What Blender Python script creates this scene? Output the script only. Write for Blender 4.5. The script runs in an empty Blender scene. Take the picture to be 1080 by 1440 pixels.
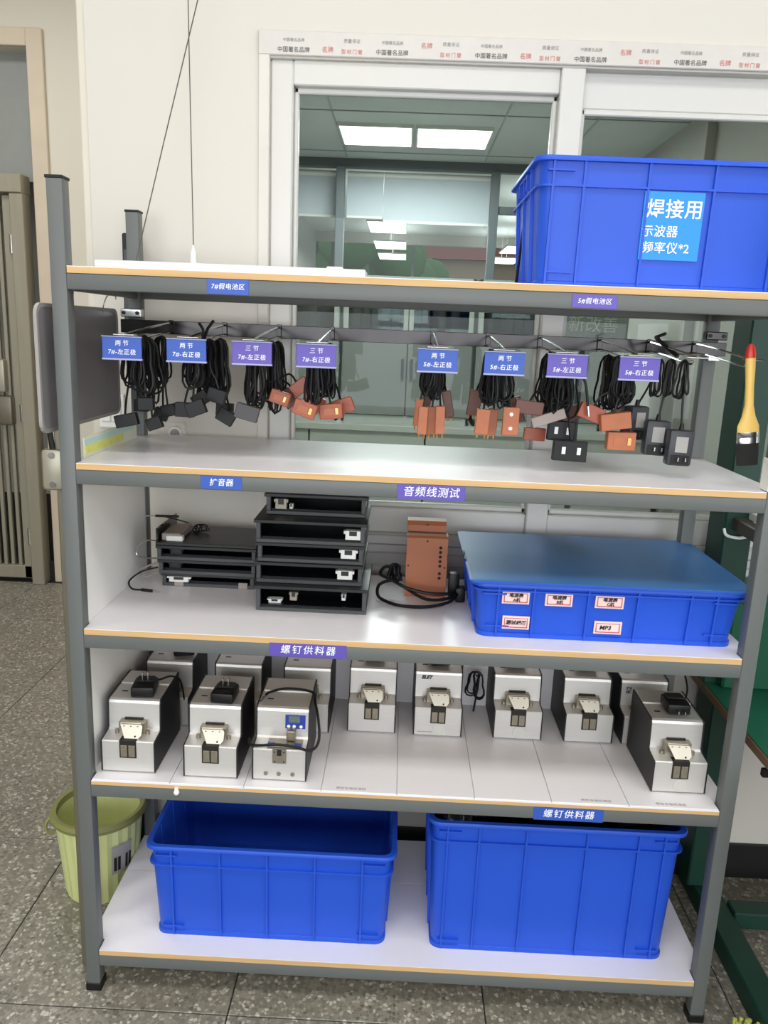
import bpy, bmesh, math, random
from mathutils import Vector, Matrix
random.seed(7)
SC = bpy.context.scene
COL = SC.collection

# ------------------------------------------------------------------ camera
CAM = (0.70814, -1.61966, 1.60072)
def cam_axes(yaw, pitch, roll):
    cy, sy, cp, sp, cr, sr = math.cos(yaw), math.sin(yaw), math.cos(pitch), math.sin(pitch), math.cos(roll), math.sin(roll)
    f = Vector((sy*cp, cy*cp, -sp)); r = Vector((cy, -sy, 0)); u = r.cross(f)
    return cr*r + sr*u, -sr*r + cr*u, f
_r, _u, _f = cam_axes(-0.017035, 0.223295, 0.039804)
cd = bpy.data.cameras.new('camera'); cam = bpy.data.objects.new('camera', cd); COL.objects.link(cam)
cd.sensor_fit = 'HORIZONTAL'; cd.sensor_width = 36; cd.lens = 1116.226/1080*36; cd.clip_start = 0.02; cd.clip_end = 200
cam.matrix_world = Matrix(((_r.x, _u.x, -_f.x, CAM[0]), (_r.y, _u.y, -_f.y, CAM[1]), (_r.z, _u.z, -_f.z, CAM[2]), (0, 0, 0, 1)))
SC.camera = cam

# ------------------------------------------------------------------ world, lights, exposure
w = bpy.data.worlds.new('sky'); SC.world = w; w.use_nodes = True
bg = w.node_tree.nodes['Background']; bg.inputs[0].default_value = (0.80, 0.88, 1.0, 1); bg.inputs[1].default_value = 1.4
SC.view_settings.view_transform = 'Standard'; SC.view_settings.look = 'None'
SC.view_settings.exposure = 0.02; SC.view_settings.gamma = 1.0; SC.view_settings.use_curve_mapping = False

def area(name, loc, rot, sx, sy, power, col=(1, 1, 1)):
    l = bpy.data.lights.new(name, 'AREA'); l.shape = 'RECTANGLE'; l.size = sx; l.size_y = sy; l.energy = power; l.color = col
    o = bpy.data.objects.new(name, l); COL.objects.link(o); o.location = loc; o.rotation_euler = rot
    return o
CEIL = 3.6
# ceiling lamps of the workshop the camera stands in, and the daylight windows in its rear wall
LAMPS = [(-1.6, -1.15), (0.7, -1.15), (3.0, -1.15), (-1.6, -3.4), (0.7, -3.4), (3.0, -3.4)]
for i, (x, y) in enumerate(LAMPS):
    area('ceiling_lamp_light', (x, y, CEIL-0.06), (0, 0, 0), 1.2, 0.6, 22, (1, 0.97, 0.93))
area('corridor_lamp_light', (-1.3, 1.6, CEIL-0.06), (0, 0, 0), 1.2, 0.6, 32, (1, 0.97, 0.92))
area('rear_window_light', (0.6, -4.85, 1.75), (math.radians(90), 0, 0), 6.0, 1.7, 140, (0.95, 0.98, 1.0))
# lamps of the next room, seen through the window
NEXT = [(0.44, 4.6), (0.995, 4.6), (0.42, 9.8), (0.42, 12.0), (2.3, 9.8), (2.3, 12.0), (0.7, 2.4)]
for x, y in NEXT:
    area('office_lamp_light', (x, y, 2.94), (0, 0, 0), 0.5, 0.5, 50 if y < 6 else 110, (1, 1, 1))
area('side_fill_light', (5.1, -2.4, 1.75), (0, math.radians(90), 0), 1.7, 3.0, 40, (0.95, 0.98, 1.0))  # added fill light to brighten the rack's left side sheets; no window there

# ------------------------------------------------------------------ materials
def srgb(c):
    o = []
    for v in c:
        v /= 255
        o.append(v/12.92 if v <= 0.04045 else ((v+0.055)/1.055)**2.4)
    return (*o, 1)
def mat(name, rgb, rough=0.5, metal=0.0, var=0.06, scale=18.0, bump=0.0, bscale=120.0, emit=0.0, spec=0.5, coat=0.0, stretch=None):
    m = bpy.data.materials.new(name); m.use_nodes = True
    nt = m.node_tree; n = nt.nodes; L = nt.links; p = n['Principled BSDF']
    c = srgb(rgb)
    geo = n.new('ShaderNodeNewGeometry'); mp = n.new('ShaderNodeMapping')
    L.new(geo.outputs['Position'], mp.inputs[0])
    if stretch: mp.inputs['Scale'].default_value = stretch
    tx = n.new('ShaderNodeTexNoise'); tx.inputs['Scale'].default_value = scale; tx.inputs['Detail'].default_value = 3
    L.new(mp.outputs[0], tx.inputs[0])
    mx = n.new('ShaderNodeMix'); mx.data_type = 'RGBA'
    L.new(tx.outputs[0], mx.inputs[0])
    mx.inputs[6].default_value = tuple(min(1, v*(1-var)) for v in c[:3]) + (1,)
    mx.inputs[7].default_value = tuple(min(1, v*(1+var)) for v in c[:3]) + (1,)
    L.new(mx.outputs[2], p.inputs['Base Color'])
    p.inputs['Roughness'].default_value = rough; p.inputs['Metallic'].default_value = metal
    p.inputs['Specular IOR Level'].default_value = spec
    if coat: p.inputs['Coat Weight'].default_value = coat; p.inputs['Coat Roughness'].default_value = 0.15
    if bump:
        t2 = n.new('ShaderNodeTexNoise'); t2.inputs['Scale'].default_value = bscale; L.new(mp.outputs[0], t2.inputs[0])
        b = n.new('ShaderNodeBump'); b.inputs['Strength'].default_value = bump; b.inputs['Distance'].default_value = 0.002
        L.new(t2.outputs[0], b.inputs['Height']); L.new(b.outputs[0], p.inputs['Normal'])
    if emit:
        p.inputs['Emission Color'].default_value = c; p.inputs['Emission Strength'].default_value = emit
    return m
def glassy(name, tint, gloss=0.06, rough=0.0, fac=1.0):
    m = bpy.data.materials.new(name); m.use_nodes = True; nt = m.node_tree; n = nt.nodes; L = nt.links
    n.remove(n['Principled BSDF']); out = n['Material Output']
    t = n.new('ShaderNodeBsdfTransparent'); t.inputs[0].default_value = srgb(tint)
    g = n.new('ShaderNodeBsdfGlossy'); g.inputs['Roughness'].default_value = rough
    fr = n.new('ShaderNodeFresnel'); fr.inputs[0].default_value = 1.5
    nz = n.new('ShaderNodeTexNoise'); nz.inputs['Scale'].default_value = 3
    mm = n.new('ShaderNodeMath'); mm.operation = 'MULTIPLY_ADD'; mm.inputs[1].default_value = fac; mm.inputs[2].default_value = gloss
    L.new(fr.outputs[0], mm.inputs[0])
    mx = n.new('ShaderNodeMixShader'); L.new(mm.outputs[0], mx.inputs[0]); L.new(t.outputs[0], mx.inputs[1]); L.new(g.outputs[0], mx.inputs[2])
    L.new(mx.outputs[0], out.inputs[0])
    return m
def terrazzo():
    m = bpy.data.materials.new('terrazzo'); m.use_nodes = True; nt = m.node_tree; n = nt.nodes; L = nt.links; p = n['Principled BSDF']
    geo = n.new('ShaderNodeNewGeometry')
    vo = n.new('ShaderNodeTexVoronoi'); vo.inputs['Scale'].default_value = 105; L.new(geo.outputs['Position'], vo.inputs[0])
    bw = n.new('ShaderNodeSeparateColor'); L.new(vo.outputs['Color'], bw.inputs[0])
    r1 = n.new('ShaderNodeValToRGB'); r1.color_ramp.interpolation = 'CONSTANT'
    e = r1.color_ramp.elements; e[0].position = 0; e[0].color = srgb((118, 115, 105)); e[1].position = 0.30; e[1].color = srgb((142, 138, 126))
    for pos, c in ((0.55, (128, 124, 113)), (0.70, (166, 162, 150)), (0.85, (192, 188, 177)), (0.94, (100, 97, 88))):
        x = e.new(pos); x.color = srgb(c)
    L.new(bw.outputs[0], r1.inputs[0])
    v2 = n.new('ShaderNodeTexVoronoi'); v2.inputs['Scale'].default_value = 105; v2.feature = 'DISTANCE_TO_EDGE'; L.new(geo.outputs['Position'], v2.inputs[0])
    r2 = n.new('ShaderNodeValToRGB'); r2.color_ramp.elements[0].position = 0.03; r2.color_ramp.elements[1].position = 0.12; L.new(v2.outputs[0], r2.inputs[0])
    no = n.new('ShaderNodeTexNoise'); no.inputs['Scale'].default_value = 2.2; no.inputs['Detail'].default_value = 4; L.new(geo.outputs['Position'], no.inputs[0])
    r3 = n.new('ShaderNodeValToRGB'); r3.color_ramp.elements[0].color = srgb((112, 108, 96)); r3.color_ramp.elements[1].color = srgb((140, 136, 124))
    r3.color_ramp.elements[0].position = 0.35; r3.color_ramp.elements[1].position = 0.65; L.new(no.outputs[0], r3.inputs[0])
    mx = n.new('ShaderNodeMix'); mx.data_type = 'RGBA'; L.new(r2.outputs[0], mx.inputs[0]); L.new(r3.outputs[0], mx.inputs[6]); L.new(r1.outputs[0], mx.inputs[7])
    L.new(mx.outputs[2], p.inputs['Base Color']); p.inputs['Roughness'].default_value = 0.38
    return m
M = {}
def dm(k, *a, **kw): M[k] = mat(k, *a, **kw)
dm('wall_paint', (210, 206, 197), 0.75, var=0.03, scale=1.6, bump=0.05, bscale=30)
dm('far_wall_paint', (214, 209, 195), 0.75, var=0.04, scale=1.2)
dm('ceiling_paint', (220, 218, 212), 0.8)
dm('office_ceiling', (186, 188, 186), 0.8, var=0.08, scale=3)
dm('office_wall', (165, 163, 156), 0.8)
dm('grout', (52, 50, 46), 0.9)
M['terrazzo'] = terrazzo()
dm('black_skirting', (24, 24, 26), 0.5)
dm('rack_grey', (99, 103, 102), 0.42, var=0.04, scale=9, spec=0.4)
dm('black_plastic', (15, 15, 16), 0.45, spec=0.35)
dm('black_cable', (11, 11, 14), 0.5, spec=0.35)
dm('white_laminate', (234, 232, 237), 0.30, var=0.02, scale=3)
dm('ply_edge', (205, 168, 116), 0.6, var=0.22, scale=60, stretch=(0.06, 1, 1.6))
dm('white_board', (242, 242, 240), 0.4, var=0.02)
dm('strip_white', (212, 212, 210), 0.45)
dm('liner_white', (232, 230, 233), 0.4, var=0.03, scale=5)
dm('bin_blue', (34, 82, 200), 0.42, var=0.05, scale=4, spec=0.35)
dm('lid_blue', (56, 112, 176), 0.36, var=0.08, scale=4)
dm('label_blue', (44, 84, 178), 0.45)
dm('label_purple', (92, 76, 172), 0.45)
dm('label_cyan', (28, 140, 222), 0.5)
dm('label_pink', (236, 208, 204), 0.6)
dm('label_rim', (186, 92, 92), 0.6)
dm('text_white', (235, 238, 246), 0.6)
dm('text_black', (22, 22, 26), 0.7)
dm('text_print', (92, 90, 90), 0.7)
dm('text_red', (206, 124, 116), 0.7)
dm('text_grey', (160, 158, 156), 0.7)
dm('tag_edge', (150, 152, 190), 0.3)
dm('chrome', (190, 190, 190), 0.16, metal=1.0, var=0.03)
dm('dark_chrome', (52, 50, 50), 0.14, metal=1.0, var=0.5, scale=7, stretch=(1, 1, 0.2))
dm('steel', (168, 163, 146), 0.4, metal=0.45, var=0.12, scale=3, stretch=(8, 8, 0.6))
dm('dark_steel', (120, 115, 100), 0.4, metal=0.5, var=0.15, scale=3, stretch=(8, 8, 0.6))
dm('brushed_alu', (212, 210, 207), 0.38, metal=0.6, var=0.05, scale=40, stretch=(0.3, 8, 8))
dm('feeder_black', (26, 26, 28), 0.5, bump=0.1, bscale=400)
dm('mech_metal', (150, 143, 128), 0.38, metal=0.8, var=0.25, scale=90)
dm('mech_dark', (36, 33, 30), 0.5, metal=0.3)
dm('cream_plate', (226, 220, 204), 0.45, var=0.04)
dm('sticker_clear', (196, 194, 188), 0.3)
dm('lcd', (96, 112, 108), 0.25)
dm('panel_blue', (40, 62, 150), 0.4)
dm('orange_block', (172, 98, 60), 0.42, var=0.18, scale=40)
dm('amber_block', (160, 76, 44), 0.36, var=0.25, scale=40)
dm('brown_block', (100, 60, 48), 0.45, var=0.15, scale=40)
dm('gold_pin', (196, 158, 96), 0.3, metal=0.9)
dm('grey_sleeve', (150, 140, 134), 0.6)
dm('grey_block', (72, 70, 72), 0.5)
dm('adapter_dark', (50, 52, 58), 0.45)
dm('tray_black', (30, 31, 33), 0.38)
dm('tray_edge', (62, 64, 66), 0.42)
dm('tray_board', (18, 20, 26), 0.18)
dm('connector_white', (222, 222, 218), 0.5)
dm('machine_orange', (160, 96, 64), 0.45, var=0.06)
dm('dark_hole', (20, 14, 12), 0.8)
dm('bin_green', (204, 210, 146), 0.5, var=0.06, scale=20)
dm('rim_olive', (126, 128, 74), 0.45)
dm('brush_wood', (226, 188, 98), 0.4, var=0.1, scale=20, stretch=(4, 4, 0.5))
dm('brush_red', (206, 38, 28), 0.35)
dm('bristle', (26, 24, 24), 0.9, bump=0.6, bscale=500)
dm('bench_green', (11, 56, 44), 0.5)
dm('mat_green', (16, 92, 68), 0.55, var=0.05)
dm('crate_green', (16, 80, 56), 0.4)
dm('bench_wood', (120, 96, 70), 0.6, var=0.2, scale=20)
dm('bar_brown', (74, 66, 56), 0.5)
dm('window_white', (208, 207, 202), 0.35, var=0.02)
dm('casing', (212, 208, 200), 0.6, var=0.05, scale=8)
dm('film_white', (206, 202, 196), 0.4, var=0.05, scale=30)
dm('sill_grey', (196, 195, 194), 0.5, var=0.06, scale=4, stretch=(0.3, 1, 6))
dm('door_frame', (206, 192, 172), 0.6, var=0.10, scale=6)
dm('transom', (146, 150, 146), 0.6)
dm('switch_white', (236, 235, 228), 0.4)
dm('sheet_grey', (122, 118, 122), 0.4, var=0.15, scale=5)
dm('sheet_rim', (152, 148, 146), 0.5)
dm('string_blue', (70, 150, 200), 0.6)
dm('wire_grey', (84, 80, 72), 0.5)
dm('clear_bag', (110, 120, 140), 0.2)
dm('cabinet_grey', (150, 154, 150), 0.5)
dm('cabinet_light', (196, 202, 196), 0.5)
dm('counter_white', (206, 208, 200), 0.5)
dm('partition_grey', (82, 88, 90), 0.5)
dm('blind_white', (176, 182, 188), 0.8, var=0.03, stretch=(0.4, 1, 5))
dm('lamp_white', (255, 255, 255), 0.5, emit=9.0)
dm('binder_white', (226, 228, 222), 0.6)
dm('binder_green', (120, 170, 150), 0.6)
dm('binder_red', (186, 120, 116), 0.6)
dm('leaf_green', (86, 120, 70), 0.8, var=0.3, scale=6)
dm('bark', (80, 66, 50), 0.9)
dm('facade', (186, 160, 134), 0.8)
dm('roof_brown', (130, 70, 52), 0.8)
dm('pane_dark', (70, 80, 84), 0.2)
dm('ground', (120, 124, 110), 0.9)
dm('tuft_green', (190, 196, 92), 0.7)
dm('liner_print', (222, 224, 206), 0.4)
dm('print_yellow', (224, 224, 120), 0.5, var=0.2, scale=60)
dm('print_cyan', (186, 218, 210), 0.5, var=0.1, scale=40)
dm('white_pot', (230, 228, 220), 0.4)
M['glass'] = glassy('window_glass', (214, 221, 219), 0.0, 0.0, 0.3)
M['dark_glass'] = glassy('smoked_acrylic', (84, 88, 90), 0.04)
M['clear_acrylic'] = glassy('clear_acrylic', (196, 200, 200), 0.05)
M['clear_film'] = glassy('clear_film', (190, 196, 208), 0.10, 0.15)

# ------------------------------------------------------------------ mesh helpers
class B:
    def __init__(s): s.bm = bmesh.new(); s.mi = 0
    def m(s, i): s.mi = i; return s
    def _take(s, faces):
        for f in faces: f.material_index = s.mi
    def box(s, x0, x1, y0, y1, z0, z1, bev=0.0, seg=1, rot=None, piv=None):
        t = bmesh.new(); bmesh.ops.create_cube(t, size=1)
        for v in t.verts: v.co = Vector(((x0+x1)/2+v.co.x*(x1-x0), (y0+y1)/2+v.co.y*(y1-y0), (z0+z1)/2+v.co.z*(z1-z0)))
        if bev: bmesh.ops.bevel(t, geom=t.edges[:], offset=bev, segments=seg, affect='EDGES', profile=0.5)
        if rot is not None:
            pv = Vector(piv) if piv else Vector(((x0+x1)/2, (y0+y1)/2, (z0+z1)/2))
            for v in t.verts: v.co = pv + rot @ (v.co-pv)
        s._merge(t); return s
    def _merge(s, t):
        mp = {v: s.bm.verts.new(v.co) for v in t.verts}
        for f in t.faces:
            try: nf = s.bm.faces.new([mp[v] for v in f.verts]); nf.material_index = s.mi
            except ValueError: pass
        t.free()
    def loft(s, loops, cap0=True, cap1=True, closed=True):
        vs = [[s.bm.verts.new(p) for p in lp] for lp in loops]; fs = []
        n = len(vs[0])
        for a, b in zip(vs, vs[1:]):
            for i in range(n if closed else n-1):
                j = (i+1) % n; fs.append(s.bm.faces.new((a[i], a[j], b[j], b[i])))
        if cap0: fs.append(s.bm.faces.new(vs[0][::-1]))
        if cap1: fs.append(s.bm.faces.new(vs[-1]))
        s._take(fs); return s
    def cyl(s, p0, p1, r0, r1=None, seg=12, cap=True):
        p0, p1 = Vector(p0), Vector(p1); r1 = r0 if r1 is None else r1
        d = (p1-p0).normalized(); a = Vector((0, 0, 1)) if abs(d.z) < 0.9 else Vector((1, 0, 0))
        u = d.cross(a).normalized(); v = d.cross(u)
        L = [[p + (u*math.cos(t)+v*math.sin(t))*r for t in [2*math.pi*i/seg for i in range(seg)]] for p, r in ((p0, r0), (p1, r1))]
        return s.loft(L, cap, cap)
    def tube(s, pts, r, seg=6, cap=True):
        pts = [Vector(p) for p in pts]; loops = []; prev = None
        for i, p in enumerate(pts):
            d = (pts[min(i+1, len(pts)-1)]-pts[max(i-1, 0)])
            d = d.normalized() if d.length > 1e-9 else Vector((0, 0, 1))
            if prev is None:
                a = Vector((0, 0, 1)) if abs(d.z) < 0.9 else Vector((1, 0, 0)); u = d.cross(a).normalized()
            else:
                u = (prev - d*prev.dot(d)); u = u.normalized() if u.length > 1e-6 else d.orthogonal().normalized()
            prev = u; v = d.cross(u)
            rr = r[i] if isinstance(r, (list, tuple)) else r
            loops.append([p+(u*math.cos(2*math.pi*k/seg)+v*math.sin(2*math.pi*k/seg))*rr for k in range(seg)])
        return s.loft(loops, cap, cap)
    def prism(s, poly, x0, x1):          # poly in (y,z), extruded along x
        return s.loft([[(x0, y, z) for y, z in poly], [(x1, y, z) for y, z in poly]])
    def prismz(s, poly, z0, z1):         # poly in (x,y)
        return s.loft([[(x, y, z0) for x, y in poly], [(x, y, z1) for x, y in poly]])
    def prismy(s, poly, y0, y1):         # poly in (x,z)
        return s.loft([[(x, y0, z) for x, z in poly], [(x, y1, z) for x, z in poly]])
    def ball(s, c, r, sub=1):
        t = bmesh.new(); bmesh.ops.create_icosphere(t, subdivisions=sub, radius=r)
        for v in t.verts: v.co += Vector(c)
        s._merge(t); return s
    def mesh(s, name, mats, smooth=False):
        bmesh.ops.recalc_face_normals(s.bm, faces=s.bm.faces[:])
        me = bpy.data.meshes.new(name); s.bm.to_mesh(me); s.bm.free()
        for k in (mats if isinstance(mats, (list, tuple)) else [mats]): me.materials.append(M[k])
        if smooth:
            for p in me.polygons: p.use_smooth = True
            try: me.set_sharp_from_angle(angle=math.radians(40))
            except Exception: pass
        return me
    def obj(s, name, mats, parent=None, smooth=False, loc=None, rotz=None):
        o = bpy.data.objects.new(name, s.mesh(name, mats, smooth)); COL.objects.link(o)
        if parent is not None: o.parent = parent
        if loc is not None: o.location = loc
        if rotz is not None: o.rotation_euler = (0, 0, rotz)
        return o
def inst(me, name, parent=None, loc=(0, 0, 0), rot=(0, 0, 0), scale=None):
    o = bpy.data.objects.new(name, me); COL.objects.link(o); o.parent = parent; o.location = loc; o.rotation_euler = rot
    if scale: o.scale = scale
    return o
def tag(o, label, cat, group=None):
    o['label'] = label; o['category'] = cat
    if group: o['group'] = group
    return o
def thing(name, label, cat, loc=(0, 0, 0), rotz=0, group=None):
    o = bpy.data.objects.new(name, None); COL.objects.link(o); o.location = loc; o.rotation_euler = (0, 0, rotz); o.empty_display_size = 0.05
    return tag(o, label, cat, group)
def struct(o): o['kind'] = 'structure'; return o
def copy_tree(o, parent=None):
    c = o.copy(); COL.objects.link(c); c.parent = parent
    for ch in list(o.children): copy_tree(ch, c)
    return c
def rr(w, d, r, n=4, cx=0, cy=0):
    out = []
    for qx, qy, a0 in ((1, 1, 0), (-1, 1, 90), (-1, -1, 180), (1, -1, 270)):
        for k in range(n+1):
            a = math.radians(a0 + 90*k/n); out.append((cx+qx*(w/2-r)+r*math.cos(a), cy+qy*(d/2-r)+r*math.sin(a)))
    return out
def text(body, size, mk, parent, loc, rot=(math.radians(90), 0, 0), shear=0.0, bold=0.0, spacing=1.0, sx=1.0, name='lettering', align='CENTER'):
    c = bpy.data.curves.new('txt', 'FONT'); c.body = body; c.size = size; c.align_x = align; c.align_y = 'CENTER'; c.shear = shear
    c.offset = bold; c.space_character = spacing; c.resolution_u = 2; c.extrude = 0.0002
    t = bpy.data.objects.new('txt', c); COL.objects.link(t)
    me = bpy.data.meshes.new_from_object(t.evaluated_get(bpy.context.evaluated_depsgraph_get()))
    bpy.data.objects.remove(t); bpy.data.curves.remove(c)
    me.materials.clear(); me.materials.append(M[mk]); me.name = name
    o = inst(me, name, parent, loc, rot, (sx, 1, 1)); return o
Rz = lambda a: Matrix.Rotation(a, 3, 'Z')
Rx = lambda a: Matrix.Rotation(a, 3, 'X')
Ry = lambda a: Matrix.Rotation(a, 3, 'Y')
def smooth_pts(P, n=8):
    P = [Vector(p) for p in P]; out = []
    for i in range(len(P)-1):
        p0, p1, p2, p3 = P[max(i-1, 0)], P[i], P[i+1], P[min(i+2, len(P)-1)]
        for k in range(n):
            t = k/n; out.append(0.5*((2*p1)+(p2-p0)*t+(2*p0-5*p1+4*p2-p3)*t*t+(3*p1-p0-3*p2+p3)*t**3))
    return out+[P[-1]]

# ================================================================== THE ROOM
YW = 0.56; WT = 0.14          # near wall front face, thickness
XE = -0.125                   # left end of the near wall
YF = 3.09                     # far wall beyond the corridor
TS = 0.617
fl = struct(B().box(-5.2, 5.2, -5.0, YF+0.3, -0.06, -0.0035).obj('floor', 'grout'))
tile = B().box(-TS/2+0.0018, TS/2-0.0018, -TS/2+0.0018, TS/2-0.0018, -0.012, 0, 0.001).mesh('floor_tile', 'terrazzo')
for i in range(-6, 8):
    for j in range(-4, 6):
        x, y = 0.356+TS*(i-0.5), -0.05+TS*(j-0.5)
        if x > XE+0.1 and y > YW+0.7: continue
        if abs(x) > 4.7: continue
        inst(tile, 'floor_tile', fl, (x, y, 0))
struct(B().box(-5.2, 5.2, -5.0, YF+0.3, CEIL, CEIL+0.1).obj('ceiling', 'ceiling_paint'))
struct(B().box(-5.3, -5.2, -5.0, YF+0.3, 0, CEIL).obj('wall_left', 'wall_paint'))
struct(B().box(5.2, 5.3, -5.0, YW, 0, CEIL).obj('wall_right', 'wall_paint'))
fill_frame = struct(B().box(5.15, 5.2, -3.95, -0.85, 0.85, 0.90).obj('fill_light_frame', 'window_white'))  # made-up window frame dressing the added fill light; wall behind is solid
B().box(5.15, 5.2, -3.95, -0.85, 2.60, 2.65).obj('top_rail', 'window_white', fill_frame)
for y in (-3.95, -2.425, -0.90): B().box(5.15, 5.2, y, y+0.05, 0.90, 2.60).obj('mullion', 'window_white', fill_frame)
# rear wall with a window band behind the camera
struct(B().box(-5.2, 5.2, -5.1, -5.0, 0, 0.85).obj('wall_rear_lower', 'wall_paint'))
struct(B().box(-5.2, 5.2, -5.1, -5.0, 2.65, CEIL).obj('wall_rear_upper', 'wall_paint'))
struct(B().box(-5.2, -2.5, -5.1, -5.0, 0.85, 2.65).obj('wall_rear_left', 'wall_paint'))
struct(B().box(3.7, 5.2, -5.1, -5.0, 0.85, 2.65).obj('wall_rear_right', 'wall_paint'))
# near wall around the inner window
WX0, WX1, WZ0, WZ1 = 0.341, 2.10, 1.045, 2.258
wb = B(); wb.box(XE, WX0, YW, YW+WT, 0, CEIL); struct(wb.obj('wall_back_left', 'wall_paint'))
struct(B().box(WX1, 5.2, YW, YW+WT, 0, CEIL).obj('wall_back_right', 'wall_paint'))
struct(B().box(WX0, WX1, YW, YW+WT, 0, WZ0).obj('wall_back_lower', 'wall_paint'))
struct(B().box(WX0, WX1, YW, YW+WT, WZ1, CEIL).obj('wall_back_upper', 'wall_paint'))
struct(B().box(XE, XE+0.12, YW+WT, YF, 0, CEIL).obj('wall_partition', 'wall_paint'))
# painted corner strip at the wall end
struct(B().box(XE-0.022, XE, YW+0.004, YW+0.08, 0, CEIL, 0.004, 2).obj('trim_1', 'far_wall_paint'))
struct(B().box(XE, 2.5, YW-0.012, YW, 0, 0.115, 0.002).obj('baseboard_back', 'black_skirting'))
# far wall with the doorway
DX1, DZ1 = -1.405, 3.03
struct(B().box(DX1, XE, YF, YF+0.2, 0, CEIL).obj('wall_far_right', 'far_wall_paint'))
struct(B().box(-5.2, DX1, YF, YF+0.2, DZ1, CEIL).obj('wall_far_upper', 'far_wall_paint'))
struct(B().box(-5.2, -2.75, YF, YF+0.2, 0, DZ1).obj('wall_far_left', 'far_wall_paint'))
struct(B().box(-1.47, XE, YF-0.014, YF, 0, 0.13, 0.002).obj('baseboard_far', 'black_skirting'))
dr = struct(B().box(DX1, DX1+0.09, YF-0.03, YF, 0.0, DZ1+0.09, 0.004).obj('door_1', 'door_frame'))
B().box(-2.8, DX1, YF-0.03, YF, DZ1, DZ1+0.09, 0.004).obj('door_head', 'door_frame', dr)
B().box(-2.75, DX1, YF+0.10, YF+0.13, 2.36, DZ1).obj('transom_panel', 'transom', dr)
struct(B().box(-3.2, -1.25, YF+2.5, YF+2.6, 0, CEIL).obj('wall_corridor_end', 'far_wall_paint'))
struct(B().box(-3.2, -1.25, YF+0.2, YF+2.6, CEIL, CEIL+0.1).obj('ceiling_corridor', 'ceiling_paint'))
struct(B().box(-3.3, -3.2, YF+0.2, YF+2.6, 0, CEIL).obj('wall_corridor_left', 'far_wall_paint'))
struct(B().box(-3.2, -1.25, YF+0.2, YF+2.5, -0.06, -0.001).obj('floor_corridor', 'grout'))
# stainless gate in the doorway
gate = thing('steel_gate', 'stainless steel barred gate in the doorway at far left', 'gate', (-2.1, YF-0.05, 0))
B().box(-0.6, 0.66, -0.06, 0.06, 2.27, 2.37, 0.004).obj('top_rail', 'steel', gate)
B().box(-0.6, 0.60, -0.02, 0.02, 0.03, 0.11, 0.004).obj('bottom_rail', 'steel', gate)
B().box(0.585, 0.66, -0.05, 0.05, 0.0, 2.27, 0.004).obj('gate_post', 'steel', gate)
B().box(0.53, 0.575, -0.02, 0.02, 0.03, 2.26, 0.003).obj('stile', 'steel', gate)
bar = B().box(-0.011, 0.011, -0.012, 0.012, 0.11, 2.2, 0.003).mesh('bar', 'steel')
for k in range(12): inst(bar, 'bar', gate, (0.50-k*0.045, 0, 0))
lk = B().box(0.32, 0.50, -0.06, 0.02, 1.17, 1.36, 0.012, 2).obj('lock_box', 'steel', gate, True)
B().box(0.30, 0.535, -0.07, 0.02, 0.98, 1.15, 0.015, 2).obj('lock_cover', 'dark_steel', gate, True)
B().cyl((0.51, -0.05, 1.02), (0.51, -0.05, 1.14), 0.012).obj('handle', 'dark_steel', gate, True)
hinge = B().cyl((0.578, -0.03, 0), (0.578, -0.03, 0.1), 0.013).mesh('hinge', 'chrome', True)
for z in (0.25, 1.0, 1.95): inst(hinge, 'hinge', gate, (0, 0, z))

# ------------------------------------------------------------------ inner window
win = struct(B().box(WX0, WX0+0.058, YW+0.01, YW+0.09, WZ0, WZ1, 0.004).obj('window_1', 'window_white'))
def wpart(n, *a, mk='window_white', bev=0.003): return B().box(*a, bev).obj(n, mk, win)
wpart('top_rail', WX0+0.058, 1.07, YW+0.01, YW+0.09, 2.200, WZ1)
wpart('top_rail', 1.13, WX1, YW+0.03, YW+0.09, 2.172, WZ1)
wpart('mullion', 1.07, 1.13, YW-0.002, YW+0.09, WZ0, WZ1)
wpart('bottom_rail', WX0+0.058, 1.07, YW+0.01, YW+0.09, WZ0, 1.115)
wpart('bottom_rail', 1.13, WX1, YW+0.01, YW+0.09, WZ0, 1.115)
wpart('jamb', WX1-0.05, WX1, YW+0.01, YW+0.09, WZ0, WZ1)
for x0, x1, zt in ((WX0+0.058, 1.07, 2.2), (1.13, WX1-0.05, 2.172)):   # inner glazing beads and panes
    y = YW+0.03
    wpart('bead', x0, x0+0.012, y, y+0.02, 1.115, zt); wpart('bead', x1-0.012, x1, y, y+0.02, 1.115, zt)
    wpart('bead', x0, x1, y, y+0.02, zt-0.014, zt); wpart('bead', x0, x1, y, y+0.02, 1.115, 1.129)
    B().box(x0+0.004, x1-0.004, YW+0.042, YW+0.046, 1.119, zt-0.004).obj('pane', 'glass', win)
# casing with the printed protection film
cas = struct(B().box(WX0-0.028, WX0, YW-0.008, YW, WZ0-0.02, 2.31, 0.002).obj('trim_2', 'casing'))
film = struct(B().box(WX0-0.028, 2.2, YW-0.010, YW, 2.262, 2.318, 0.002).obj('trim_3', 'film_white'))
x = WX0+0.03; k = 0
while x < 1.75:
    text('中国著名品牌', 0.0135, 'text_print', film, (x+0.03, YW-0.0108, 2.274), align='CENTER')
    text('中国著名品牌', 0.009, 'text_grey', film, (x+0.03, YW-0.0108, 2.296))
    text('名牌', 0.0145, 'text_red', film, (x+0.115, YW-0.0108, 2.292 if k % 2 else 2.276))
    text('型材门窗', 0.0115, 'text_red', film, (x+0.175, YW-0.0108, 2.273), spacing=1.4)
    text('质量保证', 0.010, 'text_grey', film, (x+0.175, YW-0.0108, 2.297), spacing=1.1)
    x += 0.245; k += 1
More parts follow.
